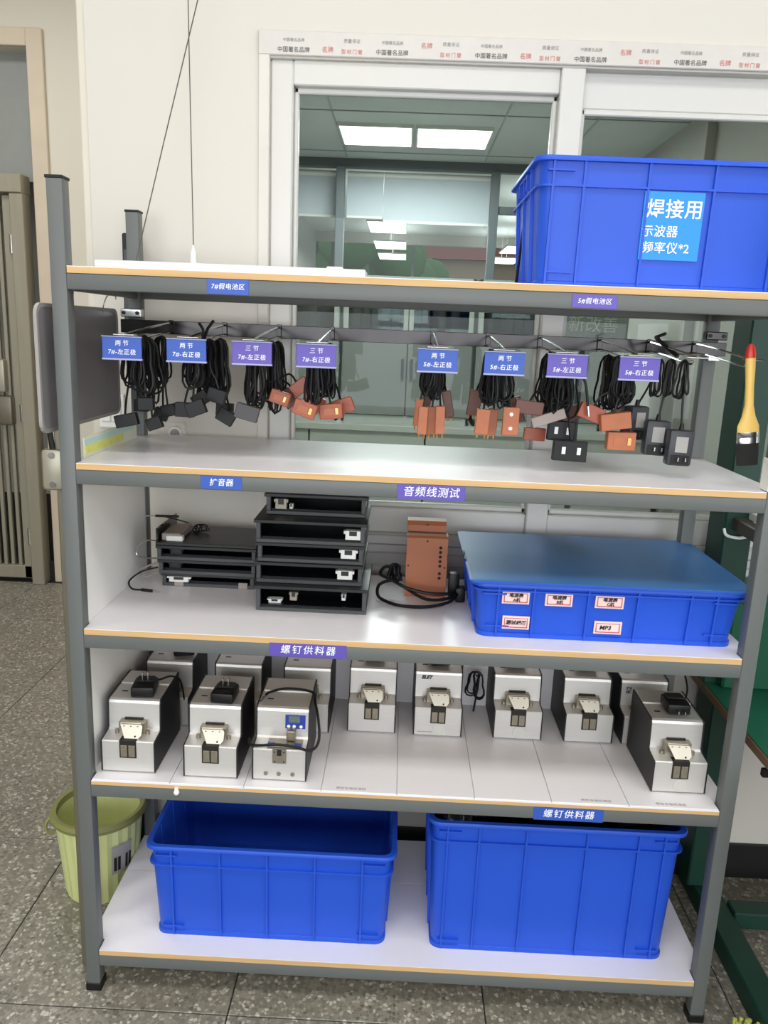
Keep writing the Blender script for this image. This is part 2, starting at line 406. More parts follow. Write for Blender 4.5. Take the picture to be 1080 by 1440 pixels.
# ribbed apron boards under the window
ap = struct(B().box(0.30, 2.1, YW-0.006, YW, 0.80, WZ0, 0.001).obj('trim_4', 'sill_grey'))
for z0, z1, dy in ((1.018, 1.043, 0.020), (0.992, 1.015, 0.014), (0.955, 0.989, 0.010), (0.90, 0.952, 0.010), (0.82, 0.897, 0.010)):
    B().box(0.30, 1.095, YW-dy, YW-0.004, z0, z1, 0.002).obj('board', 'sill_grey', ap)
    B().box(1.099, 2.1, YW-dy, YW-0.004, z0, z1, 0.002).obj('board', 'sill_grey', ap)

# switch box and round socket on the near wall
sw = thing('wall_switch', 'white two-rocker switch plate on the wall behind the hanging grey sheet', 'switch', (-0.088, YW, 1.36))
B().box(-0.035, 0.035, -0.012, 0, -0.047, 0.047, 0.003, 2).obj('plate', 'switch_white', sw)
rk = B().box(-0.013, 0.013, -0.017, -0.011, -0.030, 0.030, 0.002).mesh('rocker', 'switch_white')
for s in (-1, 1): inst(rk, 'rocker', sw, (s*0.0145, 0, 0))
so = thing('wall_socket', 'pale round socket low on the wall beside the rear post', 'socket', (0.085, YW, 1.306))
B().box(-0.03, 0.03, -0.008, 0, -0.03, 0.03, 0.003, 2).obj('plate', 'casing', so)
B().cyl((0.004, -0.008, 0), (0.004, -0.022, 0), 0.021, 0.018, 18).obj('socket_ring', 'switch_white', so, True)
B().cyl((0.004, -0.022, 0), (0.004, -0.0235, 0), 0.013, seg=16).obj('socket_face', 'text_grey', so)

# ------------------------------------------------------------------ next room
struct(B().box(-1.15, 6.0, YW+WT+2.6, 15.0, -0.06, 0).obj('floor_office_rear', 'cabinet_grey'))
struct(B().box(XE+0.12, 6.0, YW+WT, YW+WT+2.6, -0.06, 0).obj('floor_office', 'cabinet_grey'))
struct(B().box(XE+0.12, 6.0, YW+WT, YF+0.2, 3.0, 3.08).obj('ceiling_office', 'office_ceiling'))
struct(B().box(-1.15, 6.0, YF+0.2, 5.48, 3.0, 3.08).obj('ceiling_office_middle', 'office_ceiling'))
struct(B().box(-1.15, 6.0, 5.48, 15.0, 3.5, 3.58).obj('ceiling_office_rear', 'office_ceiling'))
struct(B().box(-1.25, -1.15, YF+0.2, 15.0, 0, 3.58).obj('wall_office_left', 'office_wall'))
struct(B().box(2.5, 2.62, YW+WT, 5.4, 0, 3.0).obj('wall_office_right', 'office_wall'))
struct(B().box(6.0, 6.1, 5.4, 15.0, 0, 3.5).obj('wall_office_far_right', 'office_wall'))
struct(B().box(2.44, 2.5, 3.50, 3.57, 0, 3.0, 0.003).obj('trim_5', 'office_wall'))
seam = struct(B().box(0.0, 2.5, 2.2, 2.215, 2.992, 3.0).obj('trim_6', 'cabinet_grey'))
for y in (2.8, 3.4, 4.0, 5.2): B().box(0.0 if y < 3.2 else -1.1, 2.5, y, y+0.012, 2.994, 3.0).obj('ceiling_seam', 'cabinet_grey', seam)
for x in (0.16, 1.3, 1.9): B().box(x, x+0.012, 0.75, 5.4, 2.994, 3.0).obj('ceiling_seam', 'cabinet_grey', seam)
struct(B().box(-1.15, 6.0, 14.9, 15.0, 0, 0.9).obj('wall_office_end', 'office_wall'))
struct(B().box(-1.15, 6.0, 14.9, 15.0, 3.30, 3.5).obj('wall_office_end_upper', 'office_wall'))
ew = struct(B().box(-1.15, 6.0, 14.9, 14.96, 1.85, 1.90).obj('window_2', 'partition_grey'))
for x in (-0.8, 0.8, 2.4, 4.0): B().box(x-0.03, x+0.03, 14.9, 14.96, 0.9, 3.30).obj('mullion', 'partition_grey', ew)
lights = []
def panel(x, y, sx, sy, label, grp):
    t = thing('ceiling_light', label, 'light', (x, y, 2.99), 0, grp)
    B().box(-sx/2, sx/2, -sy/2, sy/2, -0.012, -0.002).obj('diffuser', 'lamp_white', t)
    f = B()
    f.box(-sx/2-0.012, sx/2+0.012, -sy/2-0.012, -sy/2, -0.014, 0.01); f.box(-sx/2-0.012, sx/2+0.012, sy/2, sy/2+0.012, -0.014, 0.01)
    f.box(-sx/2-0.012, -sx/2, -sy/2, sy/2, -0.014, 0.01); f.box(sx/2, sx/2+0.012, -sy/2, sy/2, -0.014, 0.01)
    f.obj('frame', 'window_white', t)
    if y > 6:
        for q in (-0.4, 0.4): B().cyl((0, q, 0.01), (0, q, 0.505), 0.004, seg=6).obj('hanger_rod', 'window_white', t)
panel(0.441, 4.6, 0.50, 0.56, 'square ceiling light panel behind the window, left of the nearest pair', 'lights in the next room')
panel(0.995, 4.6, 0.51, 0.56, 'square ceiling light panel behind the window, right of the nearest pair', 'lights in the next room')
for y in (9.75, 12.0, 14.0): panel(0.41, y, 0.50, 1.15, {9.75: 'nearest', 12.0: 'middle', 14.0: 'farthest'}[y] + ' long bright ceiling light in the left row beyond the blinds', 'lights in the next room')
for y in (9.75, 12.0, 14.0): panel(2.5, y, 0.50, 1.15, {9.75: 'nearest', 12.0: 'middle', 14.0: 'farthest'}[y] + ' long bright ceiling light in the right row beyond the blinds', 'lights in the next room')
# partition with blinds
pt = struct(B().box(-1.15, 2.5, 5.48, 5.56, 2.93, 3.5).obj('wall_glazed_partition', 'partition_grey'))
for x in (-1.1, 0.114, 1.41, 2.4): B().box(x-0.035, x+0.035, 5.44, 5.54, 0, 2.93, 0.003).obj('partition_post', 'partition_grey', pt)
B().box(1.41, 2.4, 5.46, 5.52, 2.60, 2.66).obj('partition_rail', 'partition_grey', pt)
for (x0, x1, z0, lb) in ((-1.05, 0.07, 2.56, 'pale roller blind on the left of the glazed partition'), (0.16, 0.47, 2.56, 'narrow greyish roller blind in the middle of the glazed partition'), (0.475, 1.40, 2.53, 'wide white roller blind behind the nearest ceiling lights')):
    t = thing('roller_blind', lb, 'blind', ((x0+x1)/2, 5.62, 2.93)); wd = x1-x0
    B().cyl((-wd/2, 0, -0.03), (wd/2, 0, -0.03), 0.025).obj('roller', 'window_white', t, True)
    B().box(-wd/2, wd/2, -0.003, 0.003, z0-2.93, -0.03).obj('fabric', 'blind_white', t)
    B().box(-wd/2, wd/2, -0.008, 0.008, z0-2.945, z0-2.925, 0.003).obj('hem_bar', 'window_white', t)
# counter with cabinets
ct = thing('counter', 'long white counter under the cabinets in the next room', 'counter', (0.8, 3.75, 0))
B().box(-1.5, 1.65, -0.02, 0.55, 0.94, 0.985, 0.004).obj('countertop', 'counter_white', ct)
for k in range(4): B().box(-1.5+k*0.79, -1.5+k*0.79+0.78, 0.0, 0.53, 0, 0.94, 0.004).obj('front_panel', 'counter_white', ct)
def cabinet(x0, label, wd=0.88):
    t = thing('file_cabinet', label, 'cabinet', (x0+wd/2, 3.9, 0.985), 0, 'cabinets in the next room')
    h = 0.98; zs = 0.60
    b = B(); b.box(-wd/2, wd/2, 0.38, 0.40, 0, h); b.box(-wd/2, -wd/2+0.018, 0, 0.38, 0, h); b.box(wd/2-0.018, wd/2, 0, 0.38, 0, h)
    b.box(-wd/2, wd/2, 0, 0.38, 0, 0.05); b.box(-wd/2, wd/2, 0, 0.38, zs-0.02, zs); b.box(-wd/2, wd/2, 0, 0.38, h-0.02, h); b.obj('carcass', 'cabinet_light', t)
    for s in (-1, 1):
        d = B().box(min(s*0.003, s*(wd/2-0.003)), max(s*0.003, s*(wd/2-0.003)), -0.018, 0, 0.055, zs-0.03, 0.003).obj('door', 'cabinet_grey', t)
        B().box(s*0.03-0.009, s*0.03+0.009, -0.04, -0.018, 0.30, 0.44, 0.004).obj('handle', 'partition_grey', d)
        g = B(); xa, xb = sorted((s*0.004, s*(wd/2-0.004)))
        g.box(xa, xa+0.03, -0.016, 0, zs, h-0.02); g.box(xb-0.03, xb, -0.016, 0, zs, h-0.02); g.box(xa+0.03, xb-0.03, -0.016, 0, zs, zs+0.03); g.box(xa+0.03, xb-0.03, -0.016, 0, h-0.05, h-0.02)
        gd = g.obj('glass_door', 'cabinet_light', t)
        B().box(xa+0.03, xb-0.03, -0.010, -0.006, zs+0.03, h-0.05).obj('pane', 'clear_acrylic', gd)
    return t
cabinet(-0.62, 'grey cabinet at the left end of the counter behind the window')
cabinet(0.29, 'grey cabinet with paired handles in the middle of the counter behind the window')
cabinet(1.20, 'grey cabinet at the right end of the counter behind the window')
ordn2 = ['first', 'second', 'third', 'fourth', 'fifth', 'sixth', 'seventh', 'eighth', 'ninth', 'tenth', 'eleventh']
for cx in (-0.62, 0.29, 1.20):
    for k in range(11):
        if random.random() < 0.15: continue
        c = random.choice(['binder_white']*4+['binder_green', 'binder_red']); hh = random.uniform(0.24, 0.30)
        b = thing('ring_binder', 'pale ring binder ' + (ordn2[k]) + ' from the left in the ' + {-0.62: 'left', 0.29: 'middle', 1.20: 'right'}[cx] + ' cabinet behind the window', 'binder', (cx+0.08+k*0.068, 3.98, 1.585), 0, 'binders in the glass cabinets')
        B().box(-0.028, 0.028, 0, 0.24, 0, hh, 0.003).obj('cover', c, b); B().box(-0.016, 0.016, -0.002, 0, hh*0.45, hh*0.85).obj('spine_label', 'text_white', b)
sg = thing('wall_sign', 'grey sign with pale characters behind the window at upper right', 'sign', (1.62, 2.55, 1.60))
B().box(-0.22, 0.22, 0, 0.012, 0, 0.15, 0.003).obj('plate', 'cabinet_grey', sg); B().box(-0.015, 0.015, 0.012, 0.03, -1.6, 0.1).obj('stand', 'partition_grey', sg)
B().box(-0.15, 0.15, -0.10, 0.12, -1.60, -1.585, 0.003).obj('stand_foot', 'partition_grey', sg)
text('创新改善', 0.085, 'counter_white', sg, (0, -0.0005, 0.072))
# outdoors beyond the far glazing
struct(B().box(-60, 60, 15.1, 90, -3.1, -3.0).obj('ground', 'ground'))
bd = thing('building', 'tan building with a brown roof far beyond the office windows', 'building', (6, 42, -3))
B().box(-7, 9, 0, 8, 0, 8.4).obj('wall', 'facade', bd); B().prism([(-0.5, 8.4), (8.5, 8.4), (4, 9.9)], -7.4, 9.4).obj('roof', 'roof_brown', bd)
wm = B().box(-0.6, 0.6, -0.06, 0.02, 0, 1.3).mesh('window', 'pane_dark')
for i in range(6):
    for j in range(3): inst(wm, 'window', bd, (-5.6+i*2.5, 0, 0.8+j*2.3))
for k, (x, y, h, lb) in enumerate(((-2.6, 30, 8.6, 'leafy tree far outside, left of the others'), (-0.6, 33, 8.2, 'leafy tree far outside, between the other trees'), (0.9, 38, 7.4, 'leafy tree far outside beside the tan building'))):
    t = thing('tree', lb, 'tree', (x, y, -3), 0, 'trees outside')
    B().cyl((0, 0, 0), (0, 0, h*0.6), 0.22, 0.12).obj('trunk', 'bark', t)
    b = B()
    for q in range(16):
        a = random.uniform(0, 6.28); r = random.uniform(0, 1.7); b.ball((r*math.cos(a), r*math.sin(a), h*0.55+random.uniform(0, h*0.42)), random.uniform(0.7, 1.3), 2)
    b.obj('crown', 'leaf_green', t, True)
# lamps of the workshop
for i, (x, y) in enumerate(LAMPS+[(-1.3, 1.6)]):
    t = thing('ceiling_lamp', 'white rectangular lamp housing on the workshop ceiling, ' + ['front left', 'front middle', 'front right', 'rear left', 'rear middle', 'rear right', 'corridor'][i] + ' one', 'lamp', (x, y, CEIL), 0, 'workshop ceiling lamps')
    B().box(-0.63, 0.63, -0.33, 0.33, -0.05, 0, 0.006).obj('housing', 'window_white', t)

# ================================================================== STORAGE RACK
W, PW, PD, DR = 1.5, 0.0334, 0.035, 0.449
Z = {1: 1.7037, 2: 1.3092, 3: 0.9423, 4: 0.5770, 5: 0.1176}
BT, BH, ZT = 0.0135, 0.032, 1.8685
rack = thing('storage_rack', 'tall grey steel storage rack with five white shelves against the wall', 'rack')
post = B().box(0, PW, 0, PD, 0.018, ZT, 0.004, 2).mesh('post', 'rack_grey', True)
cap = B().box(-0.001, PW+0.001, -0.001, PD+0.001, ZT-0.003, ZT+0.003, 0.001).mesh('end_cap', 'black_plastic')
foot = B().box(-0.002, PW+0.002, -0.002, PD+0.002, 0, 0.022, 0.002).mesh('foot', 'black_plastic')
for x in (0, W-PW):
    for y in (0, DR):
        p = inst(post, 'post', rack, (x, y, 0)); inst(cap, 'end_cap', p); inst(foot, 'foot', p)
for s in range(1, 6):
    zb = Z[s]-BT
    B().box(PW-0.001, W-PW+0.001, 0.0, 0.022, zb-BH, zb, 0.003, 2).obj('front_beam', 'rack_grey', rack, True)
    B().box(PW-0.001, W-PW+0.001, DR+PD-0.022, DR+PD, zb-BH, zb, 0.003, 2).obj('rear_beam', 'rack_grey', rack, True)
    for x in (0.004, W-0.026): B().box(x, x+0.022, PD-0.001, DR+0.001, zb-BH, zb, 0.003, 2).obj('side_beam', 'rack_grey', rack, True)
    y1 = DR+PD
    def board(ya, yb, lm, zt=Z[s], nf=True, nr=True):
        poly = []
        xa, xb, n = 0.001, W-0.001, PW+0.0015
        if nf: poly += [(n, ya), (W-n, ya), (W-n, PD+0.002), (xb, PD+0.002)]
        else: poly += [(xa, ya), (xb, ya)]
        if nr: poly += [(xb, DR-0.002), (W-n, DR-0.002), (W-n, yb), (n, yb), (n, DR-0.002), (xa, DR-0.002)]
        else: poly += [(xb, yb), (xa, yb)]
        if nf: poly += [(xa, PD+0.002), (n, PD+0.002)]
        b = B(); b.m(1).prismz(poly, zb, zt-0.0012); b.m(0).prismz(poly, zt-0.0012, zt)
        return b.obj('shelf_board', [lm, 'ply_edge'], rack)
    if s == 5:
        board(-0.001, 0.290, 'white_laminate', nr=False); board(0.2925, y1, 'white_laminate', nf=False)
    elif s == 4:
        bd4 = board(-0.001, y1, 'white_laminate', Z[4]-0.004)
        xs = [0.036, 0.215, 0.385, 0.562, 0.735, 0.912, 1.087, 1.262, 1.464]
        for a, c in zip(xs, xs[1:]):
            B().box(a+0.0008, c-0.0008, 0.0005, DR+PD, Z[4]-0.0038, Z[4], 0.0004).obj('liner_panel', 'liner_white', bd4)
        for i, xx in ((3, 0.63), (6, 1.19), (7, 1.36)): text('质检合格标准纸', 0.010, 'text_grey', bd4, (xx, 0.012, Z[4]+0.0002), (0, 0, 0))
    else: board(-0.001, y1, 'white_laminate')
# white side sheets and back sheet
B().box(0.0275, 0.0305, PD+0.001, DR-0.001, Z[3]+0.001, Z[2]-BT-BH-0.002).obj('side_sheet', 'white_board', rack)
B().box(0.0275, 0.0305, PD+0.001, DR-0.001, Z[4]+0.001, Z[3]-BT-BH-0.002).obj('side_sheet', 'white_board', rack)
bs = B().box(0.036, 1.40, DR+PD-0.0225, DR+PD-0.0195, Z[4]+0.001, Z[3]-BT-BH-0.002).obj('back_sheet', 'liner_white', rack)
ls = B().box(0.0275, 0.0305, PD+0.02, DR-0.05, Z[2]+0.0005, Z[2]+0.045, 0.001).obj('side_strip', 'liner_print', rack)
B().box(0.0305, 0.0312, 0.06, 0.30, Z[2]+0.008, Z[2]+0.026).obj('printed_band', 'print_yellow', ls)
B().box(0.0305, 0.0312, 0.06, 0.38, Z[2]+0.028, Z[2]+0.040).obj('printed_band', 'print_cyan', ls)
def shelf_label(x0, x1, z0, z1, body, mk, fs, sp=1.0, yy=-0.0013):
    zc = (z0+z1)/2
    l = B().box(x0, x1, yy, 0.001, z0, z1, 0.0003).obj('shelf_label', mk, rack)
    l['label'] = ('blue' if mk == 'label_blue' else 'purple') + ' printed shelf label'
    text(body, fs, 'text_white', l, ((x0+x1)/2, yy-0.0004, zc), shear=0.12, bold=fs*0.006, spacing=sp)
shelf_label(0.313, 0.396, Z[1]-BT-BH+0.002, Z[1]-BT-0.001, '7#假电池区', 'label_blue', 0.0125, 1.1)
shelf_label(1.033, 1.121, Z[1]-BT-BH+0.003, Z[1]-BT-0.003, '5#假电池区', 'label_purple', 0.0125, 1.1)
shelf_label(0.296, 0.382, Z[2]-BT-BH+0.003, Z[2]-BT-0.002, '扩音器', 'label_blue', 0.0165, 1.05)
shelf_label(0.707, 0.847, Z[2]-BT-BH-0.001, Z[2]-BT-0.002, '音频线测试', 'label_purple', 0.0225, 1.1)
shelf_label(0.442, 0.611, Z[3]-BT-BH+0.003, Z[3]-BT+0.002, '螺钉供料器', 'label_purple', 0.0215, 1.3)
shelf_label(1.048, 1.206, Z[4]-BT-BH-0.001, Z[4]-BT-0.001, '螺钉供料器', 'label_blue', 0.0215, 1.2)

# ------------------------------------------------------------------ top shelf
st = tag(B().box(0.062, 0.622, 0.07, 0.15, Z[1], Z[1]+0.019, 0.002).obj('white_strip', 'strip_white'), 'long thin white board lying on the top shelf at left', 'board')
wbx = thing('white_block', 'small white box lying behind the long white board on the top shelf', 'box', (0.545, 0.24, Z[1]))
B().box(-0.018, 0.018, -0.015, 0.015, 0, 0.026, 0.002).obj('body', 'white_board', wbx); B().box(-0.0185, 0.0185, -0.0155, 0.0155, 0.026, 0.034, 0.002).obj('lid', 'switch_white', wbx)
pc = thing('pull_cord', 'thin grey cord hanging straight down with a white pull cap', 'cord', (0.165, 0.47, 1.745))
B().tube([(0, 0, 0.05), (-0.004, 0, 0.5), (-0.012, 0, CEIL-1.745)], 0.0013).obj('cord', 'wire_grey', pc)
B().cyl((0, 0, 0.0), (0, 0, 0.03), 0.010, 0.008).cyl((0, 0, 0.03), (0, 0, 0.05), 0.008, 0.002).obj('pull_cap', 'switch_white', pc, True)
tc = thing('tied_cord', 'slanting grey cord tied with blue string at the rear of the top shelf', 'cord', (0.035, 0.40, Z[1]))
B().tube([(0, 0, 0.02), (0.075, 0.02, 0.32), (0.165, 0.05, 0.68), (0.48, 0.12, CEIL-Z[1])], 0.0014).obj('cord', 'wire_grey', tc)
b = B()
for k in range(5): a = k*1.25; b.tube([(0, 0, 0.02), (0.012*math.cos(a), 0.01*math.sin(a), 0.012+0.004*math.sin(3*a)), (0.018*math.cos(a+0.5), 0.014*math.sin(a+0.5), 0.002)], 0.0012, 5)
b.ball((0, 0, 0.019), 0.004); b.obj('blue_string', 'string_blue', tc)

def make_bin(name, label, w, d, h, loc, ribs_f, ribs_s=2, mk='bin_blue', group='blue turnover bins', taper=0.012, lipo=0.008, handle=True, band=0.052):
    t = thing(name, label, 'bin', loc, 0, group); r = 0.026
    t_ = 0.003; cz = h-band
    def lp(wd, dd, rad, z): return [(x, y, z) for x, y in rr(wd, dd, rad)]
    bw, bdp = w-2*lipo-2*taper, d-2*lipo-2*taper; tw, td = w-2*lipo, d-2*lipo
    L = [lp(bw, bdp, r, 0.0), lp(bw, bdp, r, 0.010), lp(bw-0.006, bdp-0.006, r, 0.012)]
    L += [lp(bw+(tw-bw)*k-0.006, bdp+(td-bdp)*k-0.006, r, 0.012+(h-0.014)*k) for k in (0.33, 0.66, 1.0)]
    L += [lp(tw-2*t_-0.006, td-2*t_-0.006, r-t_, h-0.002), lp(bw-2*t_-0.006, bdp-2*t_-0.006, r-t_, 0.006)]
    B().loft(L, True, True).obj('body', mk, t, True)
    # rim lip
    B().loft([lp(tw-0.004, td-0.004, r, h-0.009), lp(w, d, r+0.004, h-0.009), lp(w, d, r+0.004, h-0.002), lp(w-0.004, d-0.004, r, h), lp(tw-0.010, td-0.010, r-0.003, h), lp(tw-0.012, td-0.012, r-0.003, h-0.009), lp(tw-0.004, td-0.004, r, h-0.009)], False, False).obj('rim', mk, t, True)
    kz = (cz-0.012)/(h-0.014); cw, cdp = bw+(tw-bw)*kz, bdp+(td-bdp)*kz
    B().loft([lp(cw-0.008, cdp-0.008, r, cz-0.004), lp(cw+0.008, cdp+0.008, r, cz-0.004), lp(cw+0.008, cdp+0.008, r, cz), lp(cw-0.008, cdp-0.008, r, cz), lp(cw-0.008, cdp-0.008, r, cz-0.004)], False, False).obj('ledge', mk, t, True)
    lean = (td-bdp)/2
    th = math.atan2(lean, h)
    ribm = B().loft([[(-0.0024, -0.0055, 0.004), (0.0024, -0.0055, 0.004), (0.0024, 0.006, 0.004), (-0.0024, 0.006, 0.004)], [(-0.0024, -0.0055-lean, h-0.006), (0.0024, -0.0055-lean, h-0.006), (0.0024, 0.006-lean, h-0.006), (-0.0024, 0.006-lean, h-0.006)]]).mesh('rib', mk)
    for f in ribs_f:
        x = f-loc[0]
        inst(ribm, 'rib', t, (x, -bdp/2+0.002, 0)); inst(ribm, 'rib', t, (-x, bdp/2-0.002, 0), (0, 0, math.pi))
    for k in range(ribs_s):
        y = ((k+0.5)/ribs_s-0.5)*(bdp-0.06)
        inst(ribm, 'rib', t, (-bw/2+0.002, y, 0), (0, 0, -math.pi/2)); inst(ribm, 'rib', t, (bw/2-0.002, y, 0), (0, 0, math.pi/2))
    gm = B().box(-0.026, 0.026, -0.007, 0.004, -0.0016, 0.0016).mesh('corner_bar', mk)
    for sx in (-1, 1):
        for z, k in ((h-0.026, 1.0), (0.028, 0.1)):
            inst(gm, 'corner_bar', t, (sx*((bw+(tw-bw)*k)/2-0.045), -(bdp+(td-bdp)*k)/2+0.003, z))
    if handle:
        hm = B().box(-0.006, 0.004, -0.055, 0.055, -0.003, 0.003, 0.001)
        hm.box(-0.006, 0.004, -0.058, -0.052, -0.03, 0.003); hm.box(-0.006, 0.004, 0.052, 0.058, -0.03, 0.003)
        hm = hm.mesh('grip', mk)
        for sx in (-1, 1): inst(hm, 'grip', t, (sx*(tw/2-0.002), 0, h-0.014), (0, 0, 0 if sx < 0 else math.pi))
    return t, bw, bdp, tw, td, lean
tb, bw, bdp, tw, td, lean = make_bin('turnover_bin', 'large blue plastic bin with a cyan label on the top shelf', 0.62, 0.40, 0.245, (1.258, 0.243, Z[1]), (0.986, 1.047, 1.173, 1.302, 1.43, 1.52), 3)
def on_front(t, bdp, lean, h, x0, x1, z0, z1, mk, name='paper_label'):
    y = lambda z: -bdp/2-lean*z/h-0.0012
    pl = B().loft([[(x0, y(z0)-0.0008, z0), (x1, y(z0)-0.0008, z0), (x1, y(z1)-0.0008, z1), (x0, y(z1)-0.0008, z1)], [(x0, y(z0)+0.003, z0), (x1, y(z0)+0.003, z0), (x1, y(z1)+0.003, z1), (x0, y(z1)+0.003, z1)]]).obj(name, mk, t)
    return pl, (lambda z: y(z)-0.0014), math.radians(90)+math.atan2(lean, h)
pl, yf, ra = on_front(tb, bdp, lean, 0.245, -0.090, 0.028, 0.058, 0.186, 'label_cyan')
text('焊接用', 0.0375, 'text_white', pl, (-0.029, yf(0.152), 0.152), (ra, 0, 0), bold=0.0004, spacing=1.05, sx=0.98)
text('示波器', 0.0235, 'text_white', pl, (-0.053, yf(0.111), 0.111), (ra, 0, 0), bold=0.0002, spacing=1.05)
text('频率仪*2', 0.0235, 'text_white', pl, (-0.038, yf(0.080), 0.080), (ra, 0, 0), bold=0.0002, spacing=1.05)
cbl = thing('coiled_cable', 'black cable looping up over the rim of the top blue bin', 'cable', (1.04, 0.25, Z[1]+0.02))
P = [(-0.08, 0.05, 0.0), (-0.07, 0.0, 0.21), (-0.05, -0.01, 0.243), (-0.035, 0.0, 0.24), (-0.045, 0.01, 0.236), (-0.03, 0, 0.246), (-0.02, 0.0, 0.22), (0.01, 0.02, 0.20), (0.04, 0.0, 0.225), (0.09, -0.01, 0.240), (0.135, 0.0, 0.225), (0.17, 0.02, 0.10), (0.2, 0.03, 0.0)]
B().tube(smooth_pts(P, 6), 0.0035, 6).obj('cable', 'black_cable', cbl, True)
B().tube(smooth_pts([(-0.06, 0.03, 0.1), (-0.055, 0.01, 0.235), (-0.04, 0, 0.252), (-0.03, 0.0, 0.235), (-0.02, 0.02, 0.1)], 5), 0.003, 6).obj('cable_end', 'black_cable', cbl, True)

# ------------------------------------------------------------------ hook rail, hooks, tags
RZ0, RZ1, RY = 1.573, 1.606, 0.430
rail = thing('hook_rail', 'polished metal rail crossing between the rear posts under the top shelf', 'rail', (0, 0, 0))
B().box(-0.012, 1.512, RY-0.003, RY, RZ0, RZ1, 0.001).box(-0.012, 1.512, RY, RY+0.012, RZ1-0.003, RZ1, 0.0008).obj('bar', 'dark_chrome', rail)
for x in (0.016, 1.484):
    br = B().box(x-0.026, x+0.026, RY-0.008, RY+0.0185, RZ1+0.006, RZ1+0.026, 0.002).obj('bracket', 'chrome' if x < 1 else 'dark_chrome', rail)
    for sx in (-1, 1): B().cyl((x+sx*0.017, RY-0.008, RZ1+0.016), (x+sx*0.017, RY-0.011, RZ1+0.016), 0.0045).obj('screw', 'mech_dark', br)
    B().box(x-0.014, x+0.014, RY-0.006, RY+0.0185, RZ0-0.012, RZ0-0.002, 0.001).obj('clip', 'chrome', rail)
HOOKS = [(0.118, '两 节', '7#-左正极', 'label_blue'), (0.2535, '两 节', '7#-右正极', 'label_blue'), (0.391, '三 节', '7#-左正极', 'label_purple'), (0.5255, '三 节', '7#-右正极', 'label_purple'),
         (0.7785, '两 节', '5#-左正极', 'label_blue'), (0.917, '两 节', '5#-右正极', 'label_blue'), (1.047, '三 节', '5#-左正极', 'label_purple'), (1.196, '三 节', '5#-右正极', 'label_purple'), (1.318, None, None, None), (1.432, None, None, None)]
ordn = ['first', 'second', 'third', 'fourth', 'fifth', 'sixth', 'seventh', 'eighth', 'ninth', 'tenth']
HZ = 1.585
for i, (x, a, b_, mk) in enumerate(HOOKS):
    lb = f'chrome display hook with a {"blue" if mk=="label_blue" else "purple"} tag, {ordn[i]} from the left' if mk else ('chrome display hook without a tag holding three wall adapters' if i == 8 else 'chrome display hook without a tag, paint brush at its end')
    t = thing('display_hook', lb, 'hook', (x, 0, HZ), 0, 'display hooks on the rail')
    B().box(-0.006, 0.006, RY-0.009, RY-0.004, -0.012, 0.023, 0.001).obj('clip_plate', 'dark_chrome', t)
    ye = 0.10 if mk else 0.105
    B().tube(smooth_pts([(0, RY-0.009, -0.006), (0, 0.30, -0.012), (0, ye+0.02, -0.026), (0, ye, -0.022)], 5), 0.0022, 6).ball((0, ye, -0.021), 0.0045).obj('prong', 'chrome', t, True)
    B().tube(smooth_pts([(0, RY-0.009, 0.016), (0, 0.25, 0.004), (0, 0.075, -0.012)], 5), 0.0027, 6).obj('tag_arm', 'chrome', t, True)
    B().cyl((-0.022, 0.075, -0.012), (0.022, 0.075, -0.012), 0.002).obj('cross_wire', 'chrome', t, True)
    if mk:
        tg = B().box(-0.0415, 0.0415, 0.060, 0.0635, -0.060, -0.017, 0.0006).obj('price_tag', mk, t)
        B().box(-0.0425, 0.0425, 0.0585, 0.065, -0.0640, -0.060, 0.0006).obj('holder_edge', 'tag_edge', tg)
        B().box(-0.0425, 0.0425, 0.0585, 0.065, -0.017, -0.0145, 0.0006).obj('holder_edge', 'tag_edge', tg)
        text(a, 0.0125, 'text_white', tg, (0, 0.0593, -0.0295), shear=0.1, bold=0.00008)
        text(b_, 0.0125, 'text_white', tg, (0, 0.0593, -0.0475), shear=0.1, bold=0.00008, spacing=1.12)

